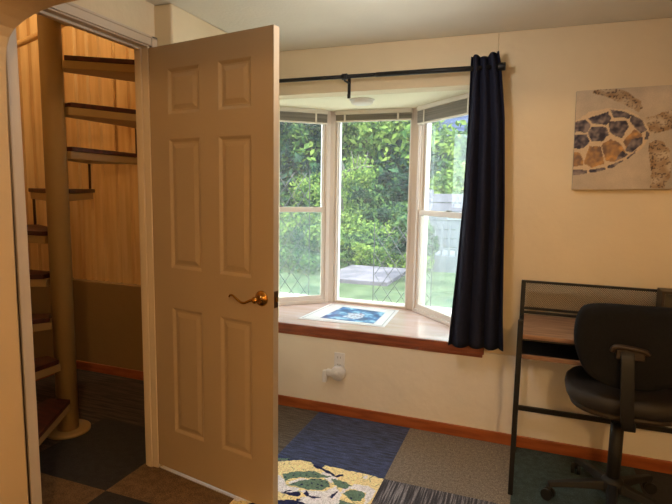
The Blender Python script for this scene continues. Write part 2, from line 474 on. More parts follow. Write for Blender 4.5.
# doorway trim
bm = B()
box(bm, -1.520, HX+0.002, -0.943, -0.925, 0, 2.066)            # hinge jamb
box(bm, -1.520, HX+0.002, -1.615, -1.597, 0, 2.066)            # latch jamb
box(bm, -1.520, HX+0.002, -1.597, -0.943, 2.050, 2.066)        # head
box(bm, -1.505, -1.475, -0.951, -0.943, 0, 2.050)
box(bm, -1.505, -1.475, -1.597, -1.585, 0, 2.050)
box(bm, -1.505, -1.475, -1.585, -0.951, 2.038, 2.050)
mk('trim_1', bm, M_white, bevel=0.003, tagk=dict(kind='structure'))
bm = B()
for (d, w0, w1) in ((0.012, 0, 0.046), (0.017, 0.034, 0.046)):
    box(bm, HX, HX+d, -0.928, -0.928+min(w1, 0.036), 0, 2.056+w1)
    box(bm, HX, HX+d, -1.606-w1, -1.606-w0, 0, 2.056+w1)
    box(bm, HX, HX+d, -1.606-w1, -0.892, 2.056+w0, 2.056+w1)
mk('trim_2', bm, M_white, bevel=0.003, tagk=dict(kind='structure'))

# ------------------------------------------------------------ door
ux = Vector((math.cos(DANG), -math.sin(DANG), 0)); nx = Vector((math.sin(DANG), math.cos(DANG), 0))
MD = Matrix((ux, nx, Vector((0, 0, 1)))).transposed().to_4x4(); MD.translation = Vector((HX, HY, 0))
door = thing('door_1', (HX, HY, 0), None, None, kind='structure')
T = 0.035; Z0, Z1 = 0.022, 2.045
us = [0, 0.125, 0.322, 0.432, 0.613, DW]
zs = [Z0, 0.225, 0.845, 1.035, 1.630, 1.740, 1.940, Z1]
bm = B()
def door_face(yf, sgn):
    V = {}
    for i, u in enumerate(us):
        for k, z in enumerate(zs):
            V[i, k] = bm.verts.new((u, yf, z))
    for i in range(len(us)-1):
        for k in range(len(zs)-1):
            if i in (1, 3) and k in (1, 3, 5):
                ring = [V[i, k], V[i+1, k], V[i+1, k+1], V[i, k+1]]
                u0, u1, z0, z1 = us[i], us[i+1], zs[k], zs[k+1]
                for ins, dep in ((0.004, 0.002), (0.014, 0.009), (0.022, 0.009), (0.042, 0.002)):
                    nr = [bm.verts.new((a, yf+sgn*dep, b)) for a, b in ((u0+ins, z0+ins), (u1-ins, z0+ins), (u1-ins, z1-ins), (u0+ins, z1-ins))]
                    for q in range(4):
                        bm.faces.new((ring[q], ring[(q+1) % 4], nr[(q+1) % 4], nr[q]))
                    ring = nr
                bm.faces.new(ring)
            else:
                bm.faces.new((V[i, k], V[i+1, k], V[i+1, k+1], V[i, k+1]))
    return V
Va = door_face(0, 1); Vb = door_face(T, -1)
ni, nk = len(us)-1, len(zs)-1
for i in range(ni):
    bm.faces.new((Va[i, 0], Va[i+1, 0], Vb[i+1, 0], Vb[i, 0])); bm.faces.new((Va[i, nk], Va[i+1, nk], Vb[i+1, nk], Vb[i, nk]))
for k in range(nk):
    bm.faces.new((Va[0, k], Va[0, k+1], Vb[0, k+1], Vb[0, k])); bm.faces.new((Va[ni, k], Va[ni, k+1], Vb[ni, k+1], Vb[ni, k]))
bm.transform(MD)
mk('door_panel', bm, M_door, door)
# lever handles, front and back
def lever(sgn, yf):
    bm = B()
    lathe(bm, [(0.0, 0.0), (0.033, 0.0), (0.033, 0.004), (0.026, 0.009), (0.016, 0.012), (0.012, 0.030), (0.014, 0.036), (0.014, 0.050), (0.009, 0.056), (0, 0.057)], (0, 0, 0), 28, RX90)
    if sgn > 0: bm.transform(Matrix.Rotation(PI, 4, 'Z'))
    bm.transform(MD @ Matrix.Translation((0.668, yf, 0.955)))
    r = mk('rosette', bm, M_brass, door)
    bm = B()
    pts = [(0.668, 0.043, 0.955), (0.650, 0.048, 0.953), (0.632, 0.050, 0.945), (0.615, 0.050, 0.938), (0.598, 0.050, 0.938), (0.580, 0.050, 0.946), (0.562, 0.050, 0.957), (0.548, 0.050, 0.963), (0.535, 0.048, 0.961), (0.527, 0.045, 0.953)]
    pts = catmull(pts, 4, False)
    pts = [(x, yf+sgn*y if sgn > 0 else yf-y, z) for x, y, z in pts]
    n = len(pts)
    tube(bm, pts, 0.006, 10, radii=[0.0065-0.003*(i/n) for i in range(n)])
    bm.transform(MD)
    mk('lever', bm, M_brass, door)
lever(-1, 0.0); lever(1, T)
bm = B(); box(bm, DW, DW+0.0015, 0.005, 0.030, 0.920, 0.990); bm.transform(MD)
mk('latch_plate', bm, M_dkbrass, door)
bm = B(); box(bm, DW+0.0015, DW+0.010, 0.011, 0.024, 0.945, 0.965); bm.transform(MD)
mk('latch_bolt', bm, M_brass, door, bevel=0.002)
for z in (0.25, 1.03, 1.80):
    bm = B(); tube(bm, [(-0.006, T+0.004, z-0.045), (-0.006, T+0.004, z+0.045)], 0.006, 10); box(bm, -0.003, 0.0, 0.004, T, z-0.045, z+0.045); bm.transform(MD)
    mk('hinge', bm, M_dkbrass, door)
bm = B(); box(bm, 0.005, DW-0.005, 0.002, 0.046, 0.0005, 0.0035); bm.transform(MD)  # pale strip added to give the streak of light in the door gap
mk('light_streak_strip', bm, pmat('pale_light_streak', S(226, 226, 236), 0.4, noise_amt=0.1, noise_scale=60), tagk=dict(label='pale thin strip added for the streak of light beneath the open door', cat='floor strip'))

# ------------------------------------------------------------ bay window
SILL, HEAD = 0.555, 1.988
PL = (-1.15, 0.72); AL = 221
PR = (-0.53, 0.74); AR = -47
# bay ceiling, floor box, closing walls
bay = [(-1.80, 0.14), (-1.80, 0.20), (-1.20, 0.80), (-0.50, 0.80), (0.10, 0.18), (0.10, 0.14)]
bm = B(); prism(bm, bay, HEAD, HEAD+0.12)
mk('ceiling_bay', bm, M_bayceil, tagk=dict(kind='structure'))
bm = B(); prism(bm, bay, 0.10, 0.50)
mk('wall_bay_base', bm, M_wall, tagk=dict(kind='structure'))
bm = B(); box(bm, -1.80, -1.72, 0.14, 0.22, 0.5, HEAD); box(bm, 0.03, 0.10, 0.14, 0.20, 0.5, HEAD)
mk('wall_bay_jambs', bm, M_vinyl, tagk=dict(kind='structure'))
# head casing band on the wall
# window seat board
seat_board = thing('window_bench', (-0.64, 0.3, 0.50), 'pale wood window seat board with reddish front edge in the bay', 'window bench')
bm = B(); prism(bm, [(-1.31, 0.004), (0.045, 0.004), (0.045, 0.02), (0.03, 0.17), (-0.515, 0.765), (-1.18, 0.765), (-1.76, 0.18), (-1.76, 0.142), (-1.31, 0.142)], 0.503, SILL)
mk('board', bm, M_sill, seat_board)
bm = B(); box(bm, -1.322, 0.047, -0.012, 0.0035, 0.503, SILL)
mk('front_edge', bm, M_silledge, seat_board, bevel=0.004)
bm = B(); box(bm, -1.322, 0.040, -0.006, 0.0, 0.484, 0.5025)
mk('apron_strip', bm, M_silledge, seat_board, bevel=0.003)

def frame_rect(bm, P, ang, u0, u1, z0, z1, w, n0, n1, wb=None, wt=None):
    wb = wb or w; wt = wt or w
    obox(bm, P, ang, u0, u0+w, n0, n1, z0, z1); obox(bm, P, ang, u1-w, u1, n0, n1, z0, z1)
    obox(bm, P, ang, u0+w, u1-w, n0, n1, z0, z0+wb); obox(bm, P, ang, u0+w, u1-w, n0, n1, z1-wt, z1)
# n axis sign pointing to the room: left window (ang 221): n=90 left of u -> ang 311 => (+.66,-.75): room side positive
def hung(name, P, ang, U0, U1, s):
    w = thing(name, (P[0], P[1], SILL), None, None, kind='structure')
    a = lambda q0, q1: (min(s*q0, s*q1), max(s*q0, s*q1))
    bm = B(); frame_rect(bm, P, ang, U0, U1, SILL, HEAD, 0.026, *a(-0.05, 0.028)); mk('frame', bm, M_vinyl, w, bevel=0.003)
    u0, u1 = U0+0.026, U1-0.026
    mz = 1.262
    bm = B(); frame_rect(bm, P, ang, u0, u1, mz-0.018, HEAD-0.026, 0.022, *a(-0.035, -0.010), wt=0.03); mk('upper_sash', bm, M_vinylw, w, bevel=0.002)
    bm = B(); frame_rect(bm, P, ang, u0, u1, SILL+0.026, mz+0.022, 0.026, *a(-0.006, 0.020), wb=0.034, wt=0.036); mk('lower_sash', bm, M_vinyl, w, bevel=0.002)
    bm = B(); obox(bm, P, ang, u0+0.02, u1-0.02, *a(-0.024, -0.020), mz, HEAD-0.05); mk('pane', bm, M_glass, w)
    bm = B(); obox(bm, P, ang, u0+0.024, u1-0.024, *a(0.006, 0.010), SILL+0.058, mz-0.012); mk('pane', bm, M_glass, w)
    bm = B(); obox(bm, P, ang, u0+0.01, u1-0.01, *a(-0.044, -0.042), SILL+0.026, mz+0.01); mk('insect_screen', bm, M_screen, w)
    bm = B(); um = (u0+u1)/2; obox(bm, P, ang, um-0.02, um+0.02, *a(-0.006, 0.016), mz+0.0225, mz+0.033); mk('sash_lock', bm, M_metallic, w, bevel=0.002)
    return w
hung('window_1', PL, AL, 0.045, 0.80, 1)
hung('window_3', PR, AR, 0.055, 0.80, -1)
w2 = thing('window_2', (-0.845, 0.74, SILL), None, None, kind='structure')
bm = B(); frame_rect(bm, (-1.135, 0.74), 0, 0, 0.58, SILL, HEAD, 0.016, -0.03, 0.05); mk('frame', bm, M_vinyl, w2, bevel=0.003)
bm = B(); frame_rect(bm, (-1.119, 0.74), 0, 0, 0.548, SILL+0.004, HEAD-0.014, 0.010, -0.012, 0.03); mk('sash', bm, M_vinylw, w2, bevel=0.002)
bm = B(); box(bm, -1.110, -0.580, 0.748, 0.753, SILL+0.012, HEAD-0.02); mk('pane', bm, M_glass, w2)
bm = B()
prism(bm, [(-1.206, 0.655), (-1.170, 0.690), (-1.136, 0.705), (-1.136, 0.80), (-1.20, 0.80), (-1.24, 0.72)], SILL, HEAD)
prism(bm, [(-0.554, 0.705), (-0.512, 0.700), (-0.480, 0.668), (-0.43, 0.73), (-0.50, 0.80), (-0.554, 0.80)], SILL, HEAD)
mk('trim_3', bm, M_vinyl, bevel=0.003, tagk=dict(kind='structure'))

# blinds, drawn up
def blind(P, ang, u0, u1, s, zstack, label, origin):
    t = thing('window_blind', origin, label, 'blind', 'raised blinds in the bay')
    a = lambda q0, q1: (min(s*q0, s*q1), max(s*q0, s*q1))
    bm = B(); obox(bm, P, ang, u0, u1, *a(0.030, 0.062), HEAD-0.030, HEAD-0.001); mk('headrail', bm, M_blindw, t, bevel=0.002)
    bm = B()
    n = 14; z = HEAD-0.033; dz = (z-zstack-0.012)/n
    for i in range(n):
        obox(bm, P, ang, u0+0.004, u1-0.004, *a(0.033+0.001*(i % 2), 0.059+0.001*(i % 2)), z-dz*(i+0.75), z-dz*i)
    mk('slat_stack', bm, M_blind, t)
    bm = B(); obox(bm, P, ang, u0+0.004, u1-0.004, *a(0.032, 0.060), zstack, zstack+0.0105); mk('bottom_rail', bm, M_blindw, t, bevel=0.002)
    for uu in (u0+0.13*(u1-u0), u0+0.83*(u1-u0)):
        bm = B(); obox(bm, P, ang, uu-0.007, uu+0.007, *a(0.0605, 0.0625), zstack, HEAD-0.031); mk('ladder_tape', bm, M_blindw, t)
blind(PL, AL, 0.075, 0.77, 1, 1.885, 'raised grey blind at the top of the left angled bay window', (-1.47, 0.45, 1.88))
blind((-1.128, 0.735), 0, 0.0, 0.566, -1, 1.905, 'raised grey blind at the top of the centre bay window', (-0.85, 0.70, 1.9))
blind(PR, AR, 0.085, 0.77, -1, 1.865, 'raised grey blind at the top of the right angled bay window', (-0.25, 0.4, 1.86))

bm = B(); lathe(bm, [(0, 0), (0.060, 0), (0.070, 0.010), (0.072, 0.022), (0.080, 0.024), (0.080, 0.030), (0, 0.030)], (-0.80, 0.285, HEAD-0.0305), 32)
mk('smoke_detector', bm, M_blindw, tagk=dict(label='round flat white smoke detector on the bay ceiling', cat='smoke detector'))

# ------------------------------------------------------------ point-in-polygon painting
def inside(P, x, y):
    c = False; n = len(P); j = n-1
    for i in range(n):
        xi, yi = P[i]; xj, yj = P[j]
        if (yi > y) != (yj > y) and x < (xj-xi)*(y-yi)/(yj-yi)+xi: c = not c
        j = i
    return c
def paint_grid(nx_, ny_, f3, colf):
    """top surface grid painted by colour attribute; f3(s,t)->xyz"""
    bm = B()
    lay = bm.verts.layers.float_color.new('Col')
    V = []
    for j in range(ny_+1):
        row = []
        for i in range(nx_+1):
            s, t = i/nx_, j/ny_
            p = f3(s, t); v = bm.verts.new(p); v[lay] = colf(s, t); row.append(v)
        V.append(row)
    for j in range(ny_):
        for i in range(nx_):
            bm.faces.new((V[j][i], V[j][i+1], V[j+1][i+1], V[j+1][i]))
    return bm, V
def skirt(bm, V, off):
    """give a painted grid a thickness: off is the vector to the back"""
    loop = V[0] + [r[-1] for r in V[1:]] + list(reversed(V[-1][:-1])) + [r[0] for r in reversed(V[1:-1])]
    lay = bm.verts.layers.float_color['Col']
    bk = []
    for v in loop:
        w = bm.verts.new(v.co + Vector(off)); w[lay] = v[lay]; bk.append(w)
    n = len(loop)
    for i in range(n): bm.faces.new((loop[i], loop[(i+1) % n], bk[(i+1) % n], bk[i]))
    bm.faces.new(bk)
def nz(x, y, s, seed=0.0): return noise.noise(Vector((x*s, y*s, seed)))
RUG = {'B': [[(-1.007, -0.566), (-0.354, -0.597), (-0.341, -0.621), (-0.428, -0.603), (-0.559, -0.607), (-0.609, -0.602), (-0.669, -0.605), (-0.672, -0.638), (-0.726, -0.629), (-0.751, -0.596), (-0.808, -0.609), (-0.856, -0.629), (-0.91, -0.662), (-0.948, -0.677)]], 'W': [[(-0.895, -0.779), (-0.854, -0.772), (-0.806, -0.801), (-0.762, -0.848), (-0.702, -0.841), (-0.705, -0.869), (-0.754, -0.906), (-0.83, -0.902)], [(-0.67, -0.697), (-0.643, -0.656), (-0.562, -0.701), (-0.581, -0.747), (-0.608, -0.73)], [(-0.507, -0.753), (-0.471, -0.711), (-0.41, -0.695), (-0.36, -0.729), (-0.363, -0.815), (-0.38, -0.854), (-0.399, -0.762), (-0.482, -0.752), (-0.501, -0.812), (-0.491, -0.891), (-0.533, -0.908)], [(-0.704, -0.86), (-0.587, -0.821), (-0.55, -0.761), (-0.502, -0.821), (-0.557, -0.885), (-0.626, -0.897)], [(-0.777, -0.817), (-0.738, -0.763), (-0.68, -0.749), (-0.723, -0.795), (-0.759, -0.833)], [(-0.456, -0.629), (-0.44, -0.613), (-0.428, -0.637), (-0.443, -0.653)]], 'G': [[(-0.965, -0.646), (-0.865, -0.611), (-0.866, -0.633), (-0.951, -0.673)], [(-0.835, -0.765), (-0.782, -0.713), (-0.694, -0.677), (-0.634, -0.692), (-0.591, -0.694), (-0.647, -0.726), (-0.741, -0.755), (-0.788, -0.794), (-0.786, -0.821)], [(-0.774, -0.844), (-0.73, -0.779), (-0.656, -0.73), (-0.601, -0.736), (-0.576, -0.772), (-0.599, -0.817), (-0.672, -0.838), (-0.735, -0.827)], [(-0.597, -0.706), (-0.521, -0.713), (-0.477, -0.723), (-0.501, -0.768), (-0.542, -0.767)], [(-0.499, -0.803), (-0.477, -0.767), (-0.421, -0.754), (-0.394, -0.777), (-0.406, -0.832), (-0.451, -0.842)]], 'N': [[(-0.669, -0.846), (-0.636, -0.875), (-0.578, -0.869), (-0.616, -0.897), (-0.669, -0.88)], [(-0.68, -0.976), (-0.681, -0.919), (-0.65, -0.923), (-0.668, -0.938), (-0.659, -0.967)], [(-0.772, -0.901), (-0.727, -0.865), (-0.75, -0.904)], [(-0.548, -0.857), (-0.535, -0.8), (-0.523, -0.804), (-0.533, -0.859)], [(-0.728, -0.624), (-0.674, -0.633), (-0.571, -0.676), (-0.571, -0.691), (-0.678, -0.65), (-0.727, -0.639)], [(-0.583, -0.672), (-0.554, -0.65), (-0.543, -0.665), (-0.572, -0.687)]]}
TUR = {'shell': [(0.399, 1.778), (0.44, 1.792), (0.488, 1.825), (0.563, 1.839), (0.651, 1.828), (0.705, 1.798), (0.747, 1.744), (0.763, 1.706), (0.745, 1.663), (0.714, 1.625), (0.669, 1.589), (0.606, 1.548), (0.54, 1.528), (0.416, 1.512)], 'dark': [[(0.485, 1.795), (0.573, 1.822), (0.589, 1.787), (0.569, 1.759), (0.509, 1.77)], [(0.581, 1.831), (0.648, 1.819), (0.67, 1.804), (0.667, 1.785), (0.602, 1.792)], [(0.581, 1.773), (0.655, 1.775), (0.666, 1.746), (0.64, 1.689), (0.589, 1.719)], [(0.675, 1.803), (0.724, 1.773), (0.745, 1.725), (0.724, 1.711), (0.692, 1.741), (0.673, 1.77)], [(0.502, 1.751), (0.569, 1.749), (0.581, 1.71), (0.556, 1.681), (0.506, 1.682), (0.49, 1.717)], [(0.409, 1.773), (0.472, 1.791), (0.496, 1.766), (0.49, 1.727), (0.411, 1.733)], [(0.412, 1.713), (0.481, 1.717), (0.497, 1.682), (0.472, 1.648), (0.417, 1.648)], [(0.423, 1.543), (0.493, 1.538), (0.49, 1.513), (0.425, 1.512)], [(0.502, 1.538), (0.574, 1.553), (0.575, 1.533), (0.508, 1.518)], [(0.587, 1.558), (0.656, 1.587), (0.648, 1.567), (0.588, 1.543)], [(0.668, 1.596), (0.705, 1.63), (0.702, 1.611), (0.669, 1.587)], [(0.745, 1.725), (0.759, 1.711), (0.753, 1.677), (0.739, 1.682)], [(0.657, 1.631), (0.684, 1.683), (0.73, 1.692), (0.732, 1.663), (0.688, 1.621)], [(0.616, 1.582), (0.644, 1.631), (0.672, 1.611), (0.655, 1.597)]], 'orange': [[(0.553, 1.661), (0.591, 1.685), (0.632, 1.67), (0.667, 1.606), (0.612, 1.577), (0.576, 1.582)], [(0.649, 1.674), (0.693, 1.731), (0.725, 1.707), (0.732, 1.663), (0.688, 1.621), (0.666, 1.631)], [(0.499, 1.657), (0.549, 1.652), (0.568, 1.568), (0.515, 1.553), (0.477, 1.573), (0.488, 1.623)], [(0.418, 1.633), (0.455, 1.623), (0.471, 1.598), (0.473, 1.563), (0.422, 1.558)]], 'flip': [[(0.499, 1.926), (0.534, 1.936), (0.6, 1.935), (0.658, 1.909), (0.713, 1.864), (0.724, 1.83), (0.704, 1.812), (0.681, 1.832), (0.627, 1.858), (0.568, 1.894), (0.504, 1.916)], [(0.758, 1.663), (0.786, 1.677), (0.817, 1.667), (0.845, 1.628), (0.859, 1.557), (0.855, 1.495), (0.834, 1.447), (0.775, 1.446), (0.777, 1.524), (0.763, 1.591)], [(0.736, 1.787), (0.769, 1.791), (0.802, 1.804), (0.85, 1.816), (0.924, 1.804), (0.967, 1.766), (0.963, 1.72), (0.912, 1.707), (0.857, 1.727), (0.809, 1.714), (0.767, 1.706), (0.748, 1.735)]]}

YEL, WHT, GRN, NAV, BLU = S(252, 232, 176), S(244, 240, 244), S(108, 134, 118), S(38, 44, 84), S(66, 76, 112)
random.seed(5)
extra = []
for i in range(26):
    cx, cy = random.uniform(-0.93, -0.37), random.uniform(-1.18, -0.80)
    a, b, an = random.uniform(0.03, 0.11), random.uniform(0.015, 0.04), random.uniform(-0.5, 0.5)
    extra.append((cx, cy, a, b, an, random.choice([WHT, GRN, GRN, NAV, WHT])))
def rugcol(s, t):
    x = -0.945+TS*s; y = -1.195+TS*t
    x += 0.006*nz(x, y, 60); y += 0.010*nz(x, y, 45, 3)
    for key, c in (('N', NAV), ('G', GRN), ('W', WHT), ('B', BLU)):
        for P in RUG[key]:
            if inside(P, x, y):
                if key == 'G' and nz(x, y, 70, 9) > 0.38: return NAV
                return c
    # unseen front part
    if y < -0.86 or x < -0.93:
        for cx, cy, a, b, an, c in extra:
            dx, dy = x-cx, y-cy
            u = dx*math.cos(an)+dy*math.sin(an); v = -dx*math.sin(an)+dy*math.cos(an)
            if (u/a)**2+(v/b)**2 < 1+0.5*nz(x, y, 25, 5): return c
    if abs(nz(x, y, 16, 7)) < 0.012: return GRN
    return YEL
bm, V = paint_grid(200, 200, lambda s, t: (-0.945+TS*s, -1.195+TS*t, 0.004), rugcol)
skirt(bm, V, (0, 0, -0.003))
mk('carpet_tile', bm, attr_mat('patterned_carpet', 0.95, 0.1, 0.3, 160), tagk=dict(label='yellow green and white patterned carpet tile in front of the door', cat='carpet tile'))

# picture card lying on the window seat
QA, QB, QC, QD = Vector((-1.165, 0.125)), Vector((-1.130, 0.640)), Vector((-0.600, 0.640)), Vector((-0.575, 0.150))
card = thing('map_card', (-0.85, 0.35, 0.5555), 'white card with blue printed picture lying on the window seat', 'picture card')
bm = B(); prism(bm, [tuple(QA), tuple(QB), tuple(QC), tuple(QD)], 0.5555, 0.5580)
mk('card_sheet', bm, M_paper, card)
bm = B()
cr_ = [QA.lerp(QC, 0.04), QB.lerp(QD, 0.04), QC.lerp(QA, 0.04), QD.lerp(QB, 0.04)]
for i in range(4):
    a, b = cr_[i], cr_[(i+1) % 4]
    d = (b-a).normalized(); n2 = Vector((-d.y, d.x))*0.0025
    prism(bm, [tuple(a-n2), tuple(b-n2), tuple(b+n2), tuple(a+n2)], 0.5582, 0.5588)
mk('printed_border', bm, pmat('grey_line', S(150, 146, 150), 0.5, noise_amt=0.1), card)
PA, PB, PC, PD = Vector((-1.035, 0.205)), Vector((-1.005, 0.575)), Vector((-0.672, 0.525)), Vector((-0.662, 0.200))
def piccol(s, t):
    n = nz(s*3, t*3, 1.6, 2)+0.5*nz(s, t, 14, 4)
    d = ((s-0.52)/0.2)**2+((t-0.42)/0.22)**2
    if d < 1+1.2*nz(s, t, 6, 1): return S(200, 206, 220) if nz(s, t, 18, 6) > -0.1 else S(150, 130, 150)
    if n > 0.32: return S(150, 190, 214)
    if n > 0.05: return S(84, 130, 176)
    if n > -0.25: return S(58, 98, 158)
    return S(48, 74, 120)
bm, V = paint_grid(60, 60, lambda s, t: tuple((PA.lerp(PD, s)).lerp(PB.lerp(PC, s), t)) + (0.5590,), piccol)
skirt(bm, V, (0, 0, -0.0008))
mk('printed_picture', bm, attr_mat('blue_print', 0.3, 0.5, 0.05), card)

# turtle canvas
CX0, CX1, CZ0, CZ1 = 0.428, 1.180, 1.441, 1.932
TUR['dark'] = [[(sum(q[0] for q in P)/len(P)+(x-sum(q[0] for q in P)/len(P))*1.03, sum(q[1] for q in P)/len(P)+(z-sum(q[1] for q in P)/len(P))*1.03) for x, z in P] for P in TUR['dark']]
TUR['orange'] = [[(sum(q[0] for q in P)/len(P)+(x-sum(q[0] for q in P)/len(P))*1.03, sum(q[1] for q in P)/len(P)+(z-sum(q[1] for q in P)/len(P))*1.03) for x, z in P] for P in TUR['orange']]
def tcol(s, t):
    x = CX0+(CX1-CX0)*s; z = CZ0+(CZ1-CZ0)*t
    bgx = nz(x, z, 5, 1); g = 0.94+0.10*bgx+0.05*nz(x, z, 22, 2)
    bg = S(min(255, 206*g), min(255, 190*g), min(255, 168*g))
    xx = x+0.004*nz(x, z, 50, 3); zz = z+0.004*nz(x, z, 50, 4)
    if inside(TUR['shell'], xx, zz):
        for P in TUR['dark']:
            if inside(P, xx, zz):
                v = nz(x, z, 28, 5)+0.6*nz(x, z, 70, 6)
                k = min(1, max(0, 0.5+v)); a_, b_ = (60, 58, 72), (150, 136, 132)
                return S(*[p+(q-p)*k for p, q in zip(a_, b_)])
        for P in TUR['orange']:
            if inside(P, xx, zz):
                v = nz(x, z, 26, 7)+0.5*nz(x, z, 60, 8)
                k = min(1, max(0, 0.5+v)); a_, b_ = (124, 100, 88), (212, 160, 100)
                return S(*[p+(q-p)*k for p, q in zip(a_, b_)])
        return S(214, 192, 160)
    for P in TUR['flip']:
        if inside(P, xx, zz):
            v = nz(x, z, 110, 9)
            w = nz(x, z, 24, 10)
            k = min(1, max(0, 0.55+1.3*w)); a_, b_ = (198, 182, 158), (158, 128, 98)
            if v > 0.22: a_, b_ = (150, 130, 112), (78, 66, 60)
            return S(*[p+(q-p)*k for p, q in zip(a_, b_)])
    return bg
canvas = thing('turtle_canvas', (0.80, 0.0, CZ0), 'square-edged canvas painting of a sea turtle above the desk', 'painting')
bm, V = paint_grid(190, 124, lambda s, t: (CX0+(CX1-CX0)*s, -0.021, CZ0+(CZ1-CZ0)*t), tcol)
mk('painted_face', bm, attr_mat('canvas_paint', 0.65, 0.25, 0.08, 300), canvas)
bm = B(); box(bm, CX0, CX1, -0.0205, 0.012, CZ0, CZ1)
mk('canvas_edge', bm, pmat('grey_canvas_edge', S(172, 160, 142), 0.7, noise_amt=0.08, noise_scale=12), canvas)

canvas.rotation_euler = (0, -0.020, 0); canvas.location.x += 0.012
# ------------------------------------------------------------ curtain rod and curtain
RY, RZ = -0.09, 2.052
rod = thing('curtain_rod', (-0.6, 0.0, 2.0), 'long thin black curtain rod over the bay window', 'curtain rod')
bm = B(); tube(bm, [(-1.33+0.006, RY, RZ), (-0.60, RY, RZ)], 0.011, 14); mk('rod_tube', bm, M_black, rod)
bm = B(); tube(bm, [(-0.60, RY, RZ), (0.06, RY, RZ)], 0.013, 14); mk('rod_sleeve', bm, M_black, rod)
bm = B(); tube(bm, [(-0.80, RY, RZ), (-0.77, RY, RZ)], 0.017, 14); mk('rod_collar', bm, M_black, rod)
bm = B(); tube(bm, [(0.048, RY, RZ), (0.086, RY, RZ)], 0.020, 18); mk('finial', bm, M_black, rod, bevel=0.003)
for x in (-0.79, -0.03):
    bm = B(); tube(bm, [(x, 0.006, RZ-0.018), (x, RY+0.02, RZ-0.018), (x, RY, RZ-0.010)], 0.006, 8); box(bm, x-0.008, x+0.008, 0.001, 0.0115, RZ-0.10, RZ+0.01)
    box(bm, x-0.007, x+0.007, -0.006, 0.002, RZ-0.105, RZ-0.080)
    mk('bracket', bm, M_black, rod)
# curtain
bm = B()
NU, NV = 160, 60
xl = [(2.125, -0.089), (2.05, -0.090), (1.8, -0.092), (1.37, -0.101), (1.0, -0.120), (0.75, -0.138), (0.56, -0.150)]
xr = [(2.125, 0.052), (2.05, 0.068), (1.8, 0.098), (1.37, 0.122), (1.0, 0.136), (0.75, 0.146), (0.56, 0.158)]
def interp(tab, z):
    for (z0, v0), (z1, v1) in zip(tab, tab[1:]):
        if z <= z0 and z >= z1: return v0+(v1-v0)*(z0-z)/(z0-z1)
    return tab[0][1] if z > tab[0][0] else tab[-1][1]
def cpt(s, t, back):
    ztop = 2.118+0.012*math.sin(s*9+0.5)*0.6-0.010*(1-s)+ (0.012 if s > 0.93 else 0)
    zbot = 0.560+0.010*s
    z = ztop+(zbot-ztop)*t
    a, b = interp(xl, z), interp(xr, z)
    ph = 2*PI*3.6*s+0.7*math.sin(3*t+4*s)
    amp = 0.018+0.010*min(1, t*1.6)
    if t < 0.06: amp = 0.021
    y = RY+amp*math.sin(ph)+0.004*math.sin(17*s+6*t)
    x = a+(b-a)*(s+0.018*math.cos(ph)*(0.4+t))
    return Vector((x, y+(0.003 if back else 0), z))
Vf = [[bm.verts.new(cpt(i/NU, j/NV, False)) for i in range(NU+1)] for j in range(NV+1)]
for j in range(NV):
    for i in range(NU):
        f = bm.faces.new((Vf[j][i], Vf[j][i+1], Vf[j+1][i+1], Vf[j+1][i])); f.smooth = True
o = mk('curtain', bm, M_curtain, smooth=True, tagk=dict(label='dark navy pleated curtain gathered at the right of the bay', cat='curtain'))
md = o.modifiers.new('thick', 'SOLIDIFY'); md.thickness = 0.003

# ------------------------------------------------------------ outlet and plug-in
ol = thing('wall_outlet', (-0.812, 0.0, 0.30), 'white outlet plate with two sockets on the wall below the bay', 'outlet')
bm = B(); box(bm, -0.852, -0.782, -0.006, 0.0, 0.290, 0.405); mk('cover_plate', bm, M_plate, ol, bevel=0.003)
for z in (0.325, 0.375):
    bm = B(); box(bm, -0.836, -0.798, -0.009, -0.006, z-0.016, z+0.016); s_ = mk('socket', bm, M_plate, ol, bevel=0.003)
    bm = B(); box(bm, -0.828, -0.825, -0.0095, -0.009, z-0.006, z+0.006); box(bm, -0.812, -0.809, -0.0095, -0.009, z-0.006, z+0.006); mk('slot', bm, M_slot, s_)
pg = thing('plug_in_timer', (-0.82, -0.01, 0.24), 'round white plug-in device with a side arm below the outlet plate', 'plug-in device')
bm = B(); lathe(bm, [(0, 0), (0.047, 0), (0.047, 0.030), (0.040, 0.040), (0, 0.042)], (-0.815, -0.0105, 0.282), 28, RX90); mk('dial_body', bm, M_plate, pg)
bm = B(); box(bm, -0.895, -0.845, -0.045, -0.012, 0.256, 0.298); mk('side_arm', bm, M_plate, pg, bevel=0.008)
bm = B(); box(bm, -0.917, -0.893, -0.045, -0.012, 0.212, 0.290); mk('arm_end', bm, M_plate, pg, bevel=0.006)
bm = B(); lathe(bm, [(0, 0), (0.018, 0), (0.016, 0.006), (0, 0.006)], (-0.815, -0.053, 0.282), 20, RX90); mk('dial_knob', bm, M_plate, pg)

# ------------------------------------------------------------ spiral staircase
PX, PY = -2.19, -0.81
st = thing('spiral_staircase', (PX, PY, 0), 'cream steel spiral staircase with dark treads behind the doorway', 'staircase')
bm = B(); tube(bm, [(PX, PY, 0.02), (PX, PY, 4.5)], 0.056, 32); mk('pole', bm, M_pole, st)
bm = B(); lathe(bm, [(0, 0.002), (0.118, 0.002), (0.118, 0.016), (0.112, 0.020), (0, 0.020)], (PX, PY, 0), 36); mk('base_plate', bm, M_pole, st)
RISE, STEP, R0, R1 = 0.2345, 30, 0.054, 0.66
TZ0 = 0.220
def tz(k): return TZ0+RISE*(k-1)
def ta(k): return math.radians(136-STEP*(k-6))
def wedge(a, r0, r1, h, w0):
    """outline of a tread around angle a"""
    d = Vector((math.cos(a), math.sin(a))); s = Vector((-d.y, d.x)); c = Vector((PX, PY))
    pts = [c+d*r0-s*w0]
    for i in range(7):
        b = a-h+2*h*i/6
        pts.append(c+Vector((math.cos(b), math.sin(b)))*r1)
    pts.append(c+d*r0+s*w0)
    return [tuple(p) for p in pts]
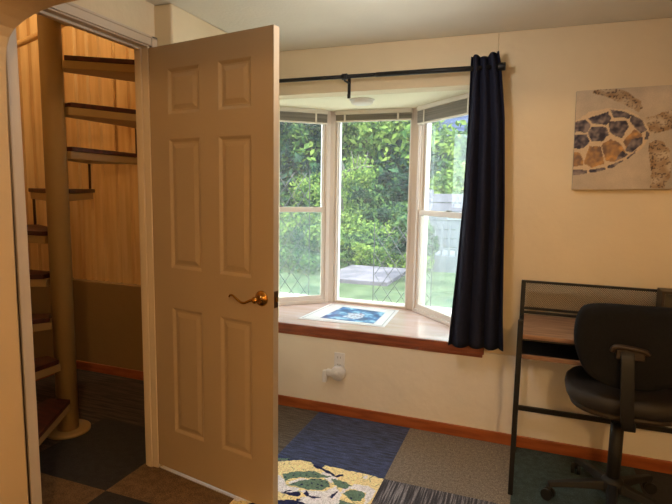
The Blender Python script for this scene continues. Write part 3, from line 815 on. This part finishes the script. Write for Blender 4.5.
for k in range(1, 15):
    z = tz(k); a = ta(k)
    bm = B(); prism(bm, wedge(a, R0, R1-0.01, 0.285, 0.055), z-0.068, z-0.0255)
    t_ = mk('tread', bm, M_pole, st, bevel=0.003)
    bm = B(); prism(bm, wedge(a, R0+0.01, R1, 0.30, 0.060), z-0.025, z); mk('tread_board', bm, M_tread, t_, bevel=0.004)
for k in range(1, 14):
    a = (ta(k)+ta(k+1))/2
    p = Vector((PX+math.cos(a)*(R1-0.022), PY+math.sin(a)*(R1-0.022), 0))
    bm = B(); tube(bm, [p+Vector((0, 0, tz(k)+0.001)), p+Vector((0, 0, tz(k+1)-0.069))], 0.008, 8); mk('riser_post', bm, M_balu, st)
pts = []
for i in range(0, 131):
    kk = 3.5+i/10*0.75
    a = ta(kk); pts.append((PX+math.cos(a)*(R1+0.03), PY+math.sin(a)*(R1+0.03), tz(kk)+1.03))
bm = B(); tube(bm, pts, 0.019, 12); mk('handrail', bm, M_rail, st)
for k in range(4, 14):
    a = ta(k)
    p = Vector((PX+math.cos(a)*(R1+0.012), PY+math.sin(a)*(R1+0.012), 0))
    bm = B(); tube(bm, [p+Vector((0, 0, tz(k)-0.05)), p+Vector((0, 0, tz(k)+1.02))], 0.008, 8); mk('baluster', bm, M_rail, st)

# ------------------------------------------------------------ desk
DX0, DX1 = 0.222, 1.235
DYF, DYB = -0.514, -0.075
dk = thing('desk', (0.73, -0.3, 0), 'narrow wood desk with black metal legs, open shelf and mesh rear panel', 'desk')
for (x, yy, zt) in ((DX0, DYF, 0.84), (DX1-0.022, DYF, 0.84), (DX0+0.002, DYB, 0.955), (DX1-0.024, DYB, 0.955)):
    bm = B(); box(bm, x, x+0.022, yy, yy+0.022, 0.0, zt); mk('leg', bm, M_black, dk, bevel=0.002)
bm = B(); box(bm, DX0+0.024, DX1-0.026, DYF+0.002, DYB-0.004, 0.757, 0.777); mk('desktop', bm, M_deskwood, dk, bevel=0.002)
bm = B(); box(bm, DX0+0.024, DX1-0.026, DYF+0.016, DYB-0.004, 0.668, 0.676); mk('lower_shelf', bm, M_black, dk)
bm = B(); box(bm, DX0+0.024, DX1-0.026, DYF+0.002, DYF+0.0155, 0.664, 0.684); mk('shelf_lip', bm, M_deskwood, dk, bevel=0.002)
bm = B(); box(bm, DX0+0.024, DX1-0.026, DYF+0.010, DYB-0.006, 0.748, 0.7565); mk('desktop_underframe', bm, M_black, dk)
bm = B(); box(bm, DX0+0.024, DX1-0.026, DYB-0.16, DYB-0.15, 0.677, 0.7475); mk('shelf_back', bm, M_black, dk)
for x in (DX0, DX1-0.022):
    for z in (0.745, 0.668):
        bm = B(); box(bm, x+0.002, x+0.020, DYF+0.022, DYB, z, z+0.018); mk('side_rail', bm, M_black, dk)
for z in (0.240,):
    bm = B(); box(bm, DX0+0.022, DX1-0.024, DYB+0.002, DYB+0.020, z, z+0.024); mk('crossbar', bm, M_black, dk)
# rear mesh riser
bm = B(); box(bm, DX0+0.022, DX1-0.024, DYB+0.003, DYB+0.019, 0.943, 0.955); box(bm, DX0+0.022, DX1-0.024, DYB+0.003, DYB+0.019, 0.800, 0.812)
box(bm, DX0+0.022, DX1-0.024, DYB+0.003, DYB+0.019, 0.778, 0.790)
mk('riser_frame', bm, M_black, dk)
bm = B()
xa, xb, za, zb = DX0+0.024, DX1-0.026, 0.813, 0.942
stp = 0.0095
x = xa; segs_ = []
# diagonal wires both ways, clipped to the panel
h = zb-za
n = int((xb-xa+h)/stp)
for i in range(n):
    for sg in (1, -1):
        c0 = xa-h+i*stp if sg > 0 else xa+i*stp
        p0 = [c0, za]; p1 = [c0+sg*h, zb]
        if sg < 0: p0[0] = c0; p1[0] = c0-h
        def clip(a, b):
            (x0, z0), (x1, z1) = a, b
            if x0 > x1: x0, z0, x1, z1 = x1, z1, x0, z0
            if x1 <= xa or x0 >= xb: return None
            m = (z1-z0)/(x1-x0)
            if x0 < xa: z0 += m*(xa-x0); x0 = xa
            if x1 > xb: z1 -= m*(x1-xb); x1 = xb
            return (x0, z0), (x1, z1)
        r = clip(p0, p1)
        if r:
            (x0, z0), (x1, z1) = r
            d = Vector((x1-x0, z1-z0)).normalized()*0.0009; q = Vector((-d.y, d.x))
            yw = DYB+0.010+(0.001 if sg > 0 else 0)
            vv = [(x0-q.x, yw, z0-q.y), (x1-q.x, yw, z1-q.y), (x1+q.x, yw, z1+q.y), (x0+q.x, yw, z0+q.y)]
            v1 = [bm.verts.new(c) for c in vv]; v2 = [bm.verts.new((c[0], c[1]+0.001, c[2])) for c in vv]
            bm.faces.new(v1); bm.faces.new(v2)
            for e_ in range(4): bm.faces.new((v1[e_], v1[(e_+1) % 4], v2[(e_+1) % 4], v2[e_]))
mk('mesh_panel', bm, M_mesh, dk)
# box on the desk
bx = thing('desk_box', (0.88, -0.17, 0.777), 'small dark brown box with smoky front standing at the desk rear right', 'box')
bm = B()
box(bm, 0.838, 0.968, -0.215, -0.105, 0.777, 0.972); mk('case', bm, M_box, bx, bevel=0.004)
bm = B(); box(bm, 0.849, 0.957, -0.218, -0.2155, 0.79, 0.960); mk('front_panel', bm, M_boxglass, bx)

# ------------------------------------------------------------ office chair
CXc, CYc = 0.665, -0.43
ch = thing('office_chair', (CXc, CYc, 0), 'black swivel office chair seen from behind, pushed to the desk', 'chair')
def cushion(bm, outline, thick, M, edge=0.018):
    """outline in local xy (2D), rounded edge slab centred on z=0"""
    c = Vector((sum(p[0] for p in outline)/len(outline), sum(p[1] for p in outline)/len(outline)))
    prof = [(0.0, -1.0, 0.80), (0, -0.92, 0.94), (0, -0.6, 0.985), (0, 0, 1.0), (0, 0.6, 0.985), (0, 0.92, 0.94), (0, 1.0, 0.80)]
    rings = []
    for _, hz, sc in prof:
        rings.append([bm.verts.new(M @ Vector((c.x+(x-c.x)*sc, c.y+(y-c.y)*sc, hz*thick/2))) for x, y in outline])
    n = len(outline)
    for a, b in zip(rings, rings[1:]):
        for i in range(n):
            f = bm.faces.new((a[i], a[(i+1) % n], b[(i+1) % n], b[i])); f.smooth = True
    for r in (rings[0], rings[-1]):
        ce = bm.verts.new(sum((v.co for v in r), Vector())/n)
        for i in range(n):
            f = bm.faces.new((r[i], r[(i+1) % n], ce)); f.smooth = True
seat_ol = []
for i in range(48):
    t = 2*PI*i/48; c, s = math.cos(t), math.sin(t)
    e = 2/2.7
    seat_ol.append((0.245*math.copysign(abs(c)**e, c), 0.235*math.copysign(abs(s)**e, s)))
MS = Matrix.Translation((0.683, -0.445, 0.555))
bm = B(); cushion(bm, seat_ol, 0.075, MS); mk('seat', bm, M_seat, ch)
bm = B(); cushion(bm, [(x*0.93, y*0.93) for x, y in seat_ol], 0.03, Matrix.Translation((0.683, -0.445, 0.508))); mk('seat_shell', bm, M_shell, ch)
back_ol = catmull([(-0.208, 0.02), (-0.200, 0.115), (-0.155, 0.155), (0.0, 0.160), (0.155, 0.155), (0.200, 0.115), (0.208, 0.02), (0.185, -0.07), (0.145, -0.135), (0.07, -0.172), (0.0, -0.176), (-0.07, -0.172), (-0.145, -0.135), (-0.185, -0.07)], 5)
back_ol = [(x*1.08, y*1.03) for x, y in back_ol]
MB = Matrix.Translation((0.664, -0.665, 0.818)) @ Matrix.Rotation(math.radians(4), 4, 'Z') @ Matrix.Rotation(math.radians(94), 4, 'X')
bm = B(); cushion(bm, back_ol, 0.055, MB)
mk('backrest', bm, M_chair, ch)
# back support bar with cover, tilted spine
bm = B()
sp = [(0.628, -0.712, 0.815), (0.630, -0.735, 0.78), (0.634, -0.745, 0.70), (0.640, -0.742, 0.60), (0.650, -0.725, 0.52), (0.665, -0.68, 0.475), (0.68, -0.60, 0.462), (0.69, -0.45, 0.462)]
sp = catmull(sp, 5, False)
prev = None
for i, p in enumerate(sp):
    p = Vector(p); t = (Vector(sp[min(i+1, len(sp)-1)])-Vector(sp[max(i-1, 0)])).normalized()
    sx = Vector((1, 0, 0)); nn = t.cross(sx).normalized()
    ring = [bm.verts.new(p+sx*a*0.024+nn*b*0.007) for a, b in ((-1, -1), (1, -1), (1, 1), (-1, 1))]
    if prev:
        for q in range(4): bm.faces.new((prev[q], prev[(q+1) % 4], ring[(q+1) % 4], ring[q]))
    else: bm.faces.new(ring)
    prev = ring
bm.faces.new(prev)
mk('back_support', bm, M_plastic, ch, bevel=0.003)
bm = B()
tube(bm, catmull([(0.578, -0.716, 0.800), (0.583, -0.722, 0.818), (0.605, -0.726, 0.824), (0.655, -0.726, 0.819), (0.690, -0.722, 0.812), (0.704, -0.716, 0.800)], 4, False), 0.011, 10)
box(bm, 0.592, 0.69, -0.728, -0.705, 0.775, 0.812)
mk('support_bracket', bm, M_shell, ch, bevel=0.004)
bm = B(); box(bm, 0.60, 0.78, -0.54, -0.34, 0.455, 0.492); mk('tilt_mechanism', bm, M_plastic, ch, bevel=0.01)
bm = B(); tube(bm, [(0.74, -0.47, 0.475), (0.86, -0.50, 0.47), (0.92, -0.51, 0.455)], 0.006, 8); mk('tilt_lever', bm, M_metallic, ch)
bm = B(); tube(bm, [(CXc, CYc, 0.10), (CXc, CYc, 0.40)], 0.028, 20); tube(bm, [(CXc, CYc, 0.40), (CXc, CYc, 0.455)], 0.020, 16); mk('gas_column', bm, M_plastic, ch)
bm = B(); lathe(bm, [(0, 0.075), (0.045, 0.075), (0.05, 0.09), (0.045, 0.13), (0.03, 0.145), (0, 0.145)], (CXc, CYc, 0), 24); mk('base_hub', bm, M_plastic, ch)
for i in range(5):
    a = math.radians(190-72*i)
    d = Vector((math.cos(a), math.sin(a), 0)); s = Vector((-d.y, d.x, 0)); c = Vector((CXc, CYc, 0))
    bm = B(); rings = []
    for r, w, z0, z1 in ((0.03, 0.026, 0.085, 0.125), (0.15, 0.021, 0.080, 0.108), (0.275, 0.015, 0.064, 0.086)):
        rings.append([bm.verts.new(c+d*r+s*q*w+Vector((0, 0, z))) for q, z in ((-1, z0), (1, z0), (0.7, z1), (-0.7, z1))])
    for A_, B_ in zip(rings, rings[1:]):
        for q in range(4): bm.faces.new((A_[q], A_[(q+1) % 4], B_[(q+1) % 4], B_[q]))
    bm.faces.new(rings[0]); bm.faces.new(rings[-1])
    lg = mk('base_leg', bm, M_plastic, ch, bevel=0.004)
    bm = B()
    cc = c+d*0.272
    ax = (s*0.8+d*0.6).normalized()
    for off in (-0.014, 0.014):
        q0 = cc+ax*(off-0.008)+Vector((0, 0, 0.0265)); q1 = cc+ax*(off+0.008)+Vector((0, 0, 0.0265))
        tube(bm, [q0, q1], 0.026, 18)
    tube(bm, [cc+Vector((0, 0, 0.030)), cc+Vector((0, 0, 0.066))], 0.010, 10)
    mk('castor', bm, M_plastic, lg)

# ------------------------------------------------------------ lamps in the rooms
def ceiling_lamp(loc, energy, color, label, r=0.13):
    t = thing('ceiling_lamp', loc, label, 'ceiling lamp')
    bm = B(); lathe(bm, [(0, 0), (r*1.1, 0), (r*1.1, -0.02), (0, -0.02)], loc, 28); mk('lamp_base', bm, M_blindw, t)
    m = bpy.data.materials.new('lamp_globe'); m.use_nodes = True
    bs = m.node_tree.nodes['Principled BSDF']; bs.inputs['Emission Color'].default_value = (*color, 1); bs.inputs['Emission Strength'].default_value = 4
    bm = B(); lathe(bm, [(r, -0.021), (r*0.95, -0.05), (r*0.7, -0.08), (r*0.35, -0.095), (0, -0.10)], loc, 28); mk('globe', bm, m, t)
    add_light('POINT', 'lamp_light', (loc[0], loc[1], loc[2]-0.22), energy, color, 0.09)
WARM = (1.0, 0.62, 0.27)
ceiling_lamp((0.8, -3.9, CEIL), ROOM_LAMP, WARM, 'round ceiling lamp in the room before the arch')
ceiling_lamp((-0.3, -1.08, CEIL), FILL_LAMP, (1.0, 0.96, 0.92), 'round white fill lamp added above the floor before the bay', 0.11)  # fill lamp added out of view to brighten ceiling and right wall
wl_ = thing('wall_lamp', (-2.35, SY+0.04, 3.38), 'small globe wall lamp on the boards high above the stairs', 'wall lamp')
bm = B(); box(bm, -2.40, -2.30, SY-0.01, SY+0.055, 3.33, 3.43); mk('lamp_bracket', bm, M_blindw, wl_, bevel=0.004)
bm = B(); tube(bm, [(-2.35, SY-0.01, 3.38), (-2.35, SY-0.10, 3.38), (-2.35, SY-0.12, 3.42)], 0.008, 8); mk('lamp_arm', bm, M_blindw, wl_)
mg = bpy.data.materials.new('lamp_glow'); mg.use_nodes = True
bs_ = mg.node_tree.nodes['Principled BSDF']; bs_.inputs['Emission Color'].default_value = (1, 0.75, 0.45, 1); bs_.inputs['Emission Strength'].default_value = 4
bm = B(); lathe(bm, [(0, 0.10), (0.05, 0.09), (0.065, 0.05), (0.05, 0.012), (0, 0.0)], (-2.35, SY-0.12, 3.42), 20); mk('globe', bm, mg, wl_)
add_light('POINT', 'wall_lamp_light', (-2.35, SY-0.36, 3.45), STAIR_LAMP, (1.0, 0.86, 0.52), 0.06)

# ------------------------------------------------------------ outside
def terrain(x, y):
    z = 0.10+0.04*noise.noise(Vector((x*0.5, y*0.5, 0)))
    if y > 8.5: z += 0.16*(y-8.5)+0.012*(y-8.5)**2
    return z
bm = B()
nxg, nyg = 70, 60
V = []
for j in range(nyg+1):
    row = []
    for i in range(nxg+1):
        x = -22+34*i/nxg; y = 0.95+24*j/nyg
        row.append(bm.verts.new((x, y, terrain(x, y))))
    V.append(row)
for j in range(nyg):
    for i in range(nxg):
        f = bm.faces.new((V[j][i], V[j][i+1], V[j+1][i+1], V[j+1][i])); f.smooth = True
mk('ground', bm, M_grass, origin=(0, 5, 0), tagk=dict(kind='structure'))

def leaves(bm, c, r, n, size, squash=1.0, seed=0, lumps=9):
    rnd = random.Random(seed)
    cs = []
    for i in range(lumps):
        a, b = rnd.uniform(0, 2*PI), rnd.uniform(-0.7, 1)
        q = math.sqrt(max(0, 1-b*b)); rr = rnd.uniform(0.35, 0.75)
        cs.append((Vector((math.cos(a)*q*rr*r, math.sin(a)*q*rr*r, b*rr*r*squash)), rnd.uniform(0.32, 0.55)*r))
    c = Vector(c)
    for i in range(n):
        lc, lr = cs[rnd.randrange(lumps)]
        d = Vector((rnd.gauss(0, 1), rnd.gauss(0, 1), rnd.gauss(0, 1))).normalized()
        p = c+lc+Vector((d.x, d.y, d.z*squash))*lr*(rnd.random()**0.35)
        nrm = (d*0.7+Vector((rnd.gauss(0, 0.5), rnd.gauss(0, 0.5)-0.3, rnd.gauss(0, 0.5)+0.4))).normalized()
        t = nrm.cross(Vector((rnd.gauss(0, 1), rnd.gauss(0, 1), rnd.gauss(0, 1)))).normalized(); b = nrm.cross(t)
        s = size*rnd.uniform(0.6, 1.3)
        vs = [bm.verts.new(p+t*s), bm.verts.new(p+b*s*0.5+nrm*s*0.12), bm.verts.new(p-t*s), bm.verts.new(p-b*s*0.5+nrm*s*0.12)]
        bm.faces.new(vs)
def tree(x, y, h, r, mat, label, n, size, name='tree', cat='tree', group=None, trunk=0.12, bark=None, squash=1.0, low=None, seed=1):
    z0 = terrain(x, y)
    t = thing(name, (x, y, z0), label, cat, group)
    bm = B()
    cz = z0+h-r*squash*0.9 if low is None else low
    tube(bm, [(x, y, z0-0.1), (x+0.05*r, y, z0+(cz-z0)*0.5), (x-0.04*r, y, cz)], trunk, 10, radii=[trunk, trunk*0.8, trunk*0.55])
    for i in range(4):
        a = i*1.7+seed
        tube(bm, [(x, y, z0+(cz-z0)*0.55), (x+math.cos(a)*r*0.3, y+math.sin(a)*r*0.3, cz), (x+math.cos(a)*r*0.6, y+math.sin(a)*r*0.6, cz+r*squash*0.3)], trunk*0.4, 7, radii=[trunk*0.45, trunk*0.3, trunk*0.12])
    mk('trunk', bm, bark or M_dbark, t)
    bm = B(); leaves(bm, (x, y, cz), r, n, size, squash, seed, 12)
    mk('foliage', bm, mat, t)
# far woods
G1 = 'tall trees of the far woods'
tree(-9.5, 15.0, 8.5, 3.6, L_dark, 'tall dark leafy tree at the far left of the woods', 15000, 0.145, group=G1, seed=21, squash=1.2)
tree(-6.3, 16.5, 9.5, 3.6, L_mid, 'tall mid green tree seen through the left bay window', 15000, 0.145, group=G1, seed=22, squash=1.2)
tree(-6.4, 21.0, 10.0, 3.4, L_dark, 'tall dark tree farthest back behind the other woods', 15000, 0.145, group=G1, seed=23, squash=1.2)
tree(0.8, 19.0, 9.8, 3.4, L_mid, 'tall mid green tree rising behind the blue house', 10000, 0.145, group=G1, seed=24, squash=1.2)
tree(-4.6, 12.6, 5.2, 2.3, L_mid, 'lower mid green tree in the middle of the woods', 13000, 0.095, group=G1, seed=25)
tree(-7.6, 11.8, 5.6, 2.5, L_mid, 'lower broad tree at the left of the woods', 13000, 0.095, group=G1, seed=26)
tree(-4.1, 11.0, 4.8, 1.4, L_lite, 'slender sunlit yellow-green tree right of centre in the woods', 5200, 0.09, group=G1, seed=27, squash=1.3)
# undergrowth shrubs
G2 = 'garden shrubs below the trees'
sh = [(-6.6, 9.4, 1.5, 0.95, L_mid, 'wide green shrub at the left edge of the lawn'), (-5.0, 9.9, 1.7, 1.0, L_lite, 'light green shrub left of the pale trunk'),
      (-3.7, 9.6, 1.5, 0.9, L_mid, 'rounded green shrub behind the pale trunk'), (-2.3, 9.8, 1.6, 0.9, L_dark, 'dark shrub right of the pale trunk'),
      (-1.1, 8.3, 2.1, 0.85, L_lite, 'sunlit yellow-green shrub in front of the blue house'), (-4.1, 7.6, 1.0, 0.55, L_lite, 'small bright shrub beside the paving'),
      (-2.0, 7.0, 1.1, 0.42, L_mid, 'small leafy shrub at the right end of the paving'), (-3.2, 8.6, 0.9, 0.5, L_mid, 'low shrub just beyond the paving'),
      (-1.30, 4.3, 1.0, 0.40, L_mid, 'leafy shrub on the lawn at the right edge of the centre window view'), (-2.95, 5.2, 0.75, 0.33, L_lite, 'little bright shrub on the lawn beside the pale-barked tree')]
for i, (x, y, h, r, m_, lb) in enumerate(sh):
    tree(x, y, h, r, m_, lb, int(1500+1300*r), 0.062, name='shrub', cat='shrub', group=G2, trunk=0.04, squash=0.95, seed=40+i)
# leafy ground cover on the bank behind the lawn: nobody could count it
def cover(name, x0, x1, y0, y1, h, n, size, mat, label, seed):
    rnd = random.Random(seed); bm = B()
    for i in range(n):
        x, y = rnd.uniform(x0, x1), rnd.uniform(y0, y1)
        k = 0.5+0.5*noise.noise(Vector((x*0.9, y*0.9, seed)))
        z = terrain(x, y)+rnd.random()**0.7*h*(0.35+k*1.1)
        nrm = Vector((rnd.gauss(0, 0.5), -0.5+rnd.gauss(0, 0.5), 0.6+rnd.gauss(0, 0.4))).normalized()
        t_ = nrm.cross(Vector((rnd.gauss(0, 1), rnd.gauss(0, 1), rnd.gauss(0, 1)))).normalized(); b_ = nrm.cross(t_)
        s = size*rnd.uniform(0.6, 1.4); p = Vector((x, y, z))
        bm.faces.new([bm.verts.new(p+t_*s), bm.verts.new(p+b_*s*0.55+nrm*s*0.1), bm.verts.new(p-t_*s), bm.verts.new(p-b_*s*0.55+nrm*s*0.1)])
    mk(name, bm, mat, tagk=dict(label=label, cat='undergrowth', kind='stuff'))
cover('undergrowth', -7.5, -1.35, 5.7, 8.4, 0.55, 13000, 0.042, L_mid, 'low fine-leaved undergrowth between the paving and the shrubs', 6)
cover('undergrowth', -7.5, -1.4, 6.0, 8.6, 0.75, 5000, 0.045, L_lite, 'bright fine-leaved sprigs standing over the low undergrowth', 8)
cover('undergrowth', -5.5, -2.65, 4.2, 5.9, 0.35, 5000, 0.035, L_mid, 'short fine-leaved plants left of the grey paving', 12)
cover('undergrowth', -2.6, -1.2, 5.35, 5.8, 0.4, 1500, 0.035, L_lite, 'narrow row of bright sprigs behind the grey paving', 13)
cover('undergrowth', -9, -1.2, 8.4, 9.6, 0.9, 9000, 0.07, L_mid, 'mid green leafy undergrowth along the far edge of the lawn', 3)
cover('undergrowth', -11, 0.2, 9.6, 13.5, 2.0, 15000, 0.11, L_dark, 'dark leafy undergrowth on the bank under the trees', 4)
cover('undergrowth', -11, -1.5, 10.0, 13.0, 2.6, 7000, 0.11, L_lite, 'bright sunlit undergrowth scattered over the bank', 5)
# pale trunk tree near
t = thing('pale_tree', (-3.35, 6.9, terrain(-3.35, 6.9)), 'pale-barked tree with a forked trunk in the centre window view', 'tree')
bm = B()
z0 = terrain(-3.35, 6.9)
tube(bm, [(-3.35, 6.9, z0-0.05), (-3.33, 6.9, 0.9), (-3.38, 6.9, 1.4), (-3.32, 6.9, 1.72)], 0.06, 10, radii=[0.075, 0.06, 0.055, 0.045])
tube(bm, [(-3.33, 6.9, 1.66), (-3.18, 6.85, 1.80), (-2.98, 6.8, 1.86), (-2.68, 6.8, 1.88)], 0.03, 8, radii=[0.04, 0.032, 0.026, 0.014])
tube(bm, [(-3.32, 6.9, 1.70), (-3.42, 6.9, 2.1), (-3.5, 6.9, 2.9)], 0.03, 8, radii=[0.04, 0.03, 0.015])
rnd = random.Random(9)
for i in range(9):
    q = rnd.random(); p0 = Vector((-3.34+0.6*q, 6.88, 1.45+0.42*q))
    p1 = p0+Vector((rnd.uniform(-0.25, 0.35), rnd.uniform(-0.2, 0.2), rnd.uniform(0.15, 0.6)))
    tube(bm, [p0, p0.lerp(p1, 0.5)+Vector((0.03, 0, -0.03)), p1], 0.01, 6, radii=[0.016, 0.011, 0.005])
mk('trunk', bm, M_bark, t)
bm = B(); leaves(bm, (-3.0, 6.85, 1.75), 0.55, 1500, 0.035, 0.7, 79, 12); leaves(bm, (-3.1, 6.9, 3.2), 1.0, 1300, 0.06, 0.8, 77, 10)
leaves(bm, (-3.3, 6.8, 1.0), 0.45, 900, 0.035, 1.6, 78, 10)
mk('foliage', bm, L_lite, t)
# bounce slab below the bay, then paving
bm = B(); box(bm, -3.6, 1.6, 0.96, 2.75, 0.02, 0.14)  # unseen slab, added to throw sunlight up through the bay
mk('bounce_slab', bm, M_bounce, bevel=0.01, tagk=dict(label='unseen pale slab added to bounce sunlight, directly below the bay window outside', cat='bounce_slab'))
bm = B()
box(bm, -2.55, -1.55, 3.9, 5.3, 0.05, 0.16)
mk('garden_paving', bm, M_path, bevel=0.01, tagk=dict(label='grey paved patch on the lawn beyond the centre window', cat='paving'))
# blue house
hs = thing('neighbour_house', (-0.4, 15.5, 1.6), 'blue-grey sided house seen through the right bay window', 'house')
bm = B()
HX0, HX1, HY0, HY1, HZ0, HZ1 = -2.9, 2.6, 14.2, 18.0, 0.4, 4.45
zz = HZ0
prof = [(HY0+0.05, HZ0)]
while zz < HZ1:
    prof += [(HY0, zz), (HY0+0.03, min(zz+0.17, HZ1))]
    zz += 0.17
prof += [(HY1, HZ1), (HY1, HZ0)]
a_ = [bm.verts.new((HX0, y, z)) for y, z in prof]; b_ = [bm.verts.new((HX1, y, z)) for y, z in prof]
bm.faces.new(a_); bm.faces.new(b_)
for i in range(len(prof)): bm.faces.new((a_[i], a_[(i+1) % len(prof)], b_[(i+1) % len(prof)], b_[i]))
mk('siding_wall', bm, M_siding, hs)
bm = B()
pr = [(HY0-0.35, HZ1-0.02), (HY0-0.35, HZ1+0.1), ((HY0+HY1)/2, HZ1+1.2), (HY1+0.35, HZ1+0.1), (HY1+0.35, HZ1-0.02)]
a_ = [bm.verts.new((HX0-0.3, y, z)) for y, z in pr]; b_ = [bm.verts.new((HX1+0.3, y, z)) for y, z in pr]
bm.faces.new(a_); bm.faces.new(b_)
for i in range(len(pr)): bm.faces.new((a_[i], a_[(i+1) % len(pr)], b_[(i+1) % len(pr)], b_[i]))
mk('roof', bm, M_roof, hs)
bm = B(); box(bm, HX0-0.32, HX1+0.32, HY0-0.40, HY0-0.351, HZ1-0.06, HZ1+0.10); mk('fascia', bm, M_vinylw, hs)
# deck with picket railing, lower right
dkk = thing('garden_deck', (-0.6, 6.6, 0.1), 'raised pale garden deck with picket railing beyond the right window', 'deck')
bm = B(); box(bm, -1.25, 1.1, 5.6, 6.9, 0.06, 0.36); mk('deck_platform', bm, M_fence, dkk)
bm = B(); box(bm, -1.25, 1.1, 5.60, 5.64, 0.89, 0.93); box(bm, -1.25, 1.1, 5.61, 5.63, 0.46, 0.49); mk('railing_rail', bm, M_fence, dkk)
for i in range(20):
    x = -1.23+i*0.12
    bm = B(); box(bm, x, x+0.035, 5.60, 5.635, 0.361, 0.889); mk('picket', bm, M_fence, dkk)
bm = B()
for i in range(7): box(bm, -1.62, 1.0, 7.0+0.01*(i % 2), 7.04+0.01*(i % 2), 0.2+i*0.17, 0.36+i*0.17)
for x in (-1.6, -0.6, 0.4): box(bm, x, x+0.08, 7.05, 7.13, 0.05, 1.45)
mk('garden_fence', bm, M_fence, tagk=dict(label='pale horizontal board fence behind the deck railing', cat='fence'))
# lattice trellis panels
def trellis(P, ang, w, z0, z1, label, sp=0.17, r=0.0045):
    t = thing('garden_trellis', (P[0], P[1], z0), label, 'trellis', 'thin diamond trellises outside the bay')
    M = Matrix.Translation((P[0], P[1], 0)) @ Matrix.Rotation(math.radians(ang), 4, 'Z')
    bm = B(); h = z1-z0
    hz = sp*1.45
    i = -int(h/hz)-1
    sl = hz/sp
    while i*sp < w:
        for sg in (1, -1):
            x0 = i*sp; x1 = x0+h/sl
            if sg < 0: x0, x1 = w-x0, w-x1
            # clip
            ts = [0.0, 1.0]
            dx = x1-x0
            ta_, tb_ = (0-x0)/dx, (w-x0)/dx
            lo, hi = max(0, min(ta_, tb_)), min(1, max(ta_, tb_))
            if hi-lo > 0.02:
                off = 0.006 if sg > 0 else -0.004
                tube(bm, [M @ Vector((x0+dx*lo, off, z0+h*lo)), M @ Vector((x0+dx*hi, off, z0+h*hi))], r, 6)
        i += 1
    mk('lattice', bm, M_trellis, t)
    for x in (-0.02, w+0.0):
        bm = B(); obox(bm, P, ang, x+0.007, x+0.013, -0.003, 0.003, 0.142, z1+0.02); mk('post', bm, M_trellis, t)
    return t
trellis((-1.50, 1.05), 221, 0.95, 0.35, 1.55, 'thin grey diamond trellis outside the left angled bay window', 0.11, 0.003)
trellis((-0.98, 1.30), 0, 0.48, 0.35, 1.12, 'low thin diamond trellis outside the centre bay window', 0.12, 0.0028)
